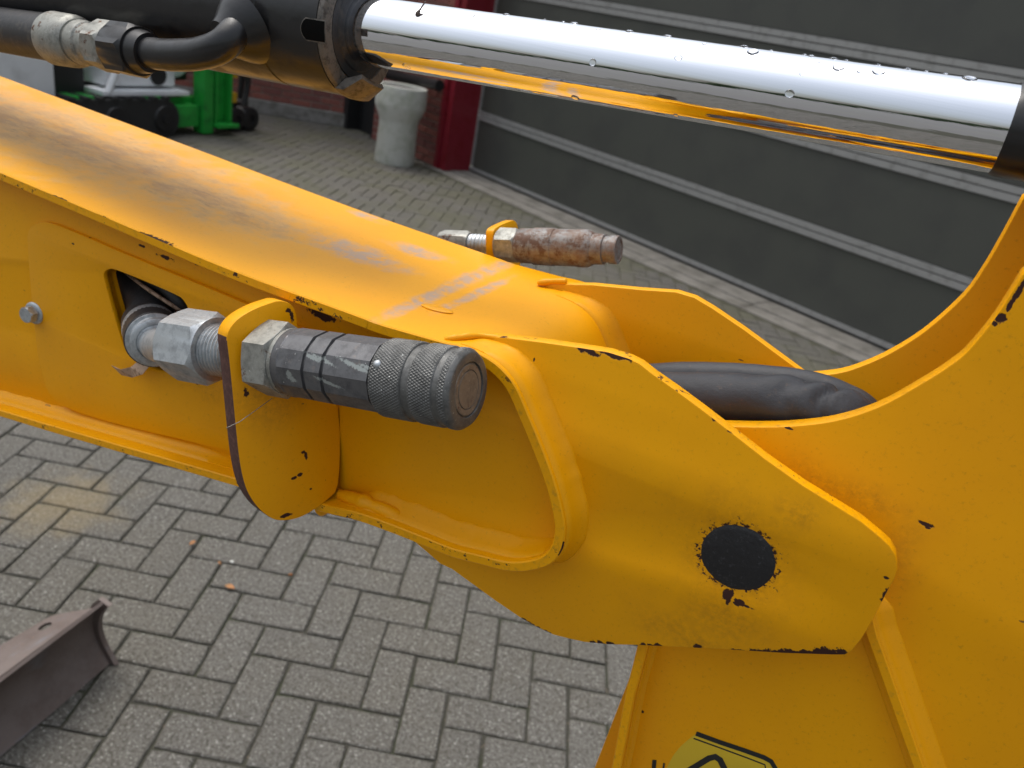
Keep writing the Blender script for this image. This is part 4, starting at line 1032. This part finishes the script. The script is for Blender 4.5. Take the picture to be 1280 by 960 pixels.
for a, b in ((sl + .0005, b1a), (b1b, b2a), (b2b, fe - .0024)):
    bm = bmesh.new(); knurl(bm, a, b, RS); bm_obj('knurled_band', bm, m_sleeve, sleeve, 180)
lathe('valve_face', A2, AD, [(fe - .002, 0), (fe - .002, .0132), (fe - .0006, .0132), (fe - .0003, .0128), (fe - .0003, .0102), (fe - .0010, .0100), (fe - .0010, .0097), (fe - .0002, .0095), (fe - .0002, 0)], m_face, exc, 64)
h = A2 + AD * (sl + .004)
# locking ball dimple
dv = (EYE - h).normalized(); dv = (dv - AD * dv.dot(AD)).normalized(); dv = (dv + Vector((0, 0, .35))).normalized(); dv = (dv - AD * dv.dot(AD)).normalized()
bm = bmesh.new(); bmesh.ops.create_uvsphere(bm, u_segments=16, v_segments=10, radius=.0024)
for v in bm.verts: v.co = h + dv * (RS - .0009) + v.co * 1.0
bm_obj('locking_ball', bm, m_zinc, sleeve, 60)

# ---- elbow fitting coming out of the opening
rc = U(196, 428, .345); RD = Vector((.80, -.55, .12)).normalized()
lathe('elbow_flange', rc, RD, [(-.030, 0), (-.030, .0185), (-.006, .0190), (-.0045, .0185), (-.0040, .0165), (-.0035, .0162), (0, .0162), (.0008, .0150), (.0008, .0128), (.0002, .0120), (.0006, .0112), (.0012, 0)], m_zinc, exc, 48)
lathe('elbow_boot', rc, RD, [(-.045, 0), (-.045, .0175), (-.0060, .0195), (-.0052, .0188), (-.0052, 0)], m_rubber, exc, 40)
tube('elbow_stub', catmull([rc - RD * .004, rc + RD * .006, (rc + RD * .012).lerp(A2 + AD * s_n0, .5), A2 + AD * (s_n0 + .003)], 6), .0112, m_zinc, exc, 28)
tube('inner_hose', catmull([rc - RD * .03, rc - RD * .06 + Vector((-.01, .01, .01)), rc + Vector((-.12, .06, .01)), rc + Vector((-.3, .07, .02))], 8), .016, m_rubber, exc, 24)
tube('inner_hose', catmull([U(150, 370, .40), U(190, 350, .385), U(225, 375, .38), U(240, 410, .39)], 8), .006, m_rubber, exc, 14)
tube('cable_tie', catmull([U(150, 335, .39), U(180, 358, .375), U(205, 375, .372), U(232, 392, .378)], 6), .0014, m_tape, exc, 8)
# scrap of tape caught under the fitting
bm = bmesh.new(); tp = [(139, 457), (150, 462), (163, 459), (172, 452), (186, 458), (178, 468), (165, 472), (152, 469)]
vs = [bm.verts.new(U(x, y, .349 - .003 * math.sin(i * 1.7))) for i, (x, y) in enumerate(tp)]; f = bm.faces.new(vs)
r = bmesh.ops.extrude_face_region(bm, geom=[f]); 
for v in [g for g in r['geom'] if isinstance(g, bmesh.types.BMVert)]: v.co.y += .0006
bmesh.ops.triangulate(bm, faces=bm.faces[:]); bm_obj('tape_scrap', bm, m_tape, exc, 20)
# cobweb thread on the bracket
tube('cobweb_thread', [UP(283, 535, tp0 + AD * .004, AD), UP(300, 527, tp0 + AD * .003, AD), UP(340, 498, tp0 + AD * .002, AD)], .00022, m_zinc2, exc, 6)

# ================================================================== FAR COUPLER (male)
B1 = U(773.5, 312.5, .53); B2 = U(570, 303.5, .53); BD2 = (B1 - B2).normalized()
def BS(px): return sx_of(px, B2, BD2)
def BR(px, w_): return w_ / 2 * pj(B2 + BD2 * BS(px))[2] / F
bt = B2 + BD2 * BS(623)
ftab = [(617, 330), (616, 292), (618, 286), (624, 282), (640, 275), (645, 276), (648, 283), (649, 300), (652, 345), (640, 380)]
ftp = [UP(x, y, bt, BD2) for x, y in ftab]
fb = plate('coupler_bracket', chaikin(ftp, 2), 0, .0065, [m_paint, m_paint], exc, (), .0008, bt, Vector((0, 1, 0)), BD2.cross(Vector((0, 1, 0))))
hexnut('swivel_nut', B2, BD2, BS(552), BS(588), 2 * BR(580, 27), m_zinc2, exc, .3)
lathe('threaded_stem', B2, BD2, [(BS(588), 0)] + [(BS(588) + k * .0016, BR(600, 23 + (k % 2) * 1.6)) for k in range(10)] + [(BS(618), BR(610, 22)), (BS(618), 0)], m_zinc, exc, 32, 20)
hexnut('bulkhead_nut', B2, BD2, BS(624), BS(649), 2 * BR(640, 38), m_zinc2, exc, .55, .0015)
body_p = [(BS(649), 0), (BS(649), BR(652, 40)), (BS(652), BR(652, 43)), (BS(668), BR(668, 43.5)), (BS(669), BR(668, 46)), (BS(694), BR(690, 47)), (BS(695), BR(690, 45)), (BS(697), BR(690, 45)), (BS(698), BR(700, 46)), (BS(720), BR(720, 46)), (BS(728), BR(725, 47.5)), (BS(736), BR(736, 47)), (BS(742), BR(740, 40))]
bdy = lathe('coupler_body', B2, BD2, body_p + [(BS(743), 0)], m_rusty, exc, 48)
lathe('nipple', B2, BD2, [(BS(741), 0), (BS(741), BR(745, 39)), (BS(756), BR(755, 38)), (BS(757), BR(757, 33)), (BS(762), BR(762, 33)), (BS(763), BR(763, 35.5)), (BS(772), BR(770, 36)), (BS(773.5), BR(770, 34)), (BS(773.5), BR(770, 27)), (BS(772.8), BR(770, 26)), (BS(772.8), 0)], m_rusty, exc, 48)

# ================================================================== DROPS, LITTER
m_water = Mat('water', (1, 1, 1), .0); m_water.b.inputs['Transmission Weight'].default_value = 1; m_water.b.inputs['IOR'].default_value = 1.33; m_water = m_water.m
drops = [(590, 20, 4.5), (633, 14, 5), (681, 19, 2.5), (704, 25, 3), (718, 28, 6.5), (628, 33, 2.5), (748, 37, 3), (741, 78, 5), (766, 51, 2.5), (787, 38, 6), (835, 42, 6.5), (813, 52, 4), (848, 72, 5.5), (880, 55, 3), (930, 51, 6.5), (941, 65, 8), (905, 60, 3), (1003, 92, 4), (987, 117, 6.5), (1014, 70, 5), (1042, 71, 6), (1048, 84, 8), (1026, 78, 3.5), (1076, 89, 6), (1098, 90, 8.5), (1058, 73, 3), (1098, 79, 4), (1135, 84, 5), (1158, 89, 3.5), (1182, 91, 4), (1212, 98, 10), (1006, 64, 3), (964, 60, 3), (508, 83, 6), (719, 122, 6), (845, 144, 4), (600, 22, 2.5), (700, 45, 2.5)]
for k, (x, y, rpx) in enumerate(drops):
    h = on_cyl(x, y, RR)
    yy = y
    while h is None and yy < y + 20: yy += 1; h = on_cyl(x, yy, RR)
    if h is None: continue
    P, nr, s = h; rad = rpx * pj(P)[2] / F * .95
    bm = bmesh.new(); bmesh.ops.create_uvsphere(bm, u_segments=16, v_segments=10, radius=1)
    tz = nr.cross(CD)
    cpos = P - nr * rad * .08
    for v in bm.verts:
        v.co = Vector((v.co.x, v.co.y * (1 + .12 * math.sin(k)), v.co.z)); l_ = v.co.copy()
        v.co = CD * (l_.x * rad) + tz * (l_.y * rad * .9) + nr * (max(l_.z, -.2) * rad * .34)
    o = bm_obj('water_drop', bm, m_water, None, 80); o.location = cpos
    tag(o, {(1212, 98): 'broad flat water drop at the right end of the chrome rod', (987, 117): 'round water drop low on the right half of the rod where white meets grey', (719, 122): 'water drop at the lower edge of the white band, middle of the rod',
            (508, 83): 'water drop on the underside of the rod just right of the cylinder gland', (845, 144): 'water drop low on the orange reflection along the rod underside', (590, 20): 'first clear water drop to the right of the dark leaf bit on the rod'}.get((x, y), 'clear water drop beading on the wet chrome cylinder rod'), 'water drop', 'water drops on the chrome rod')
h = on_cyl(524, 17, RR)
if h:
    P, nr, s = h; sd_ = tube('dead_leaf_bit', catmull([P + nr * .0008 + q for q in (CD * .0035 + Vector((0, 0, .006)), CD * .001 + Vector((0, 0, .002)), CD * -.0006 + Vector((0, 0, -.001)), CD * -.0006 + Vector((0, 0, -.0035)))], 6), .0011, m_brown, None, 10, lambda t, a, p: .35 + 1.0 * math.exp(-((t - .65) / .2) ** 2), 60)
    tag(sd_, 'tiny dark bit of leaf stuck on the chrome rod near its left end', 'leaf bit')
m_leaf = Mat('dry_leaf', (.42, .17, .05), .7); m_leaf.mix(m_leaf.ramp(m_leaf.noise(120, 3), .4, .6), (.25, .13, .05)); m_leaf = m_leaf.m
lv = [(287, 735, .03, 'curled orange dry leaf in a paver joint, the largest of the scattered leaves'), (241, 680, .022, 'orange dry leaf standing upright in the joint nearest the yellow bracket'), (274, 705, .014, 'small pale orange leaf flake left of the white chip'), (363, 720, .012, 'small tan leaf flake lying furthest right among the leaf bits')]
for k, (x, y, s_, lab) in enumerate(lv):
    g = G(x, y, .004); bm = bmesh.new(); an = k * 1.3 + .2; rows = []
    for i in range(7):
        t = i / 6; wdt = s_ * .28 * math.sin(math.pi * (.08 + .88 * t)); row = []
        for j in (-1, 0, 1):
            row.append(bm.verts.new(Vector((((t - .5) * s_), j * wdt, .002 + abs(j) * .003 + .003 * math.sin(t * 3)))))
        rows.append(row)
    for a, b in zip(rows, rows[1:]):
        for j in range(2): bm.faces.new((a[j], a[j + 1], b[j + 1], b[j]))
    r = bmesh.ops.extrude_face_region(bm, geom=bm.faces[:])
    for v in [q for q in r['geom'] if isinstance(q, bmesh.types.BMVert)]: v.co.z -= .0006
    o = bm_obj('dry_leaf', bm, m_leaf, None, 60); o.location = g; o.rotation_euler = (0, 0, an); tag(o, lab, 'leaf', 'dry leaf bits on the pavers')
bm = bmesh.new(); g = G(290, 702, .004); bmesh.ops.create_icosphere(bm, subdivisions=2, radius=.0045)
for v in bm.verts: v.co = Vector((v.co.x * 1.5, v.co.y, v.co.z * .4)) * (1 + .3 * noise.noise(v.co * 300)) + g
tag(bm_obj('stone_chip', bm, m_pale), 'tiny white stone chip among the leaf bits on the pavers', 'stone chip')

# ================================================================== HEDGE behind the photographer (seen only in the chrome)
M = Mat('hedge_leaf', (.045, .075, .025), .7); isl = M.n('ShaderNodeNewGeometry').outputs['Random Per Island']; M.mix(isl, (.03, .05, .02)); m_hedge = M.m
bm = bmesh.new(); rr = random.Random(4)
for k in range(9000):
    x = rr.uniform(-60, 60); z = rr.uniform(0, 1) ** .8 * (3.0 + .7 * math.sin(x * .7) + .5 * math.sin(x * 1.9)); y = -42 + rr.uniform(-.8, .8)
    s_ = rr.uniform(.3, .7); c = Vector((x, y, z)); a = Vector((rr.uniform(-1, 1), rr.uniform(-.4, .4), rr.uniform(-1, 1))).normalized() * s_; b = a.cross(Vector((rr.uniform(-1, 1), 1, rr.uniform(-1, 1)))).normalized() * s_ * .6
    bm.faces.new([bm.verts.new(c + q) for q in (a, b, -a, -b)])
hedge = bm_obj('hedge', bm, m_hedge, None, 20); tag(hedge, 'long dark green hedge across the yard behind the photographer', 'hedge', kind='stuff')
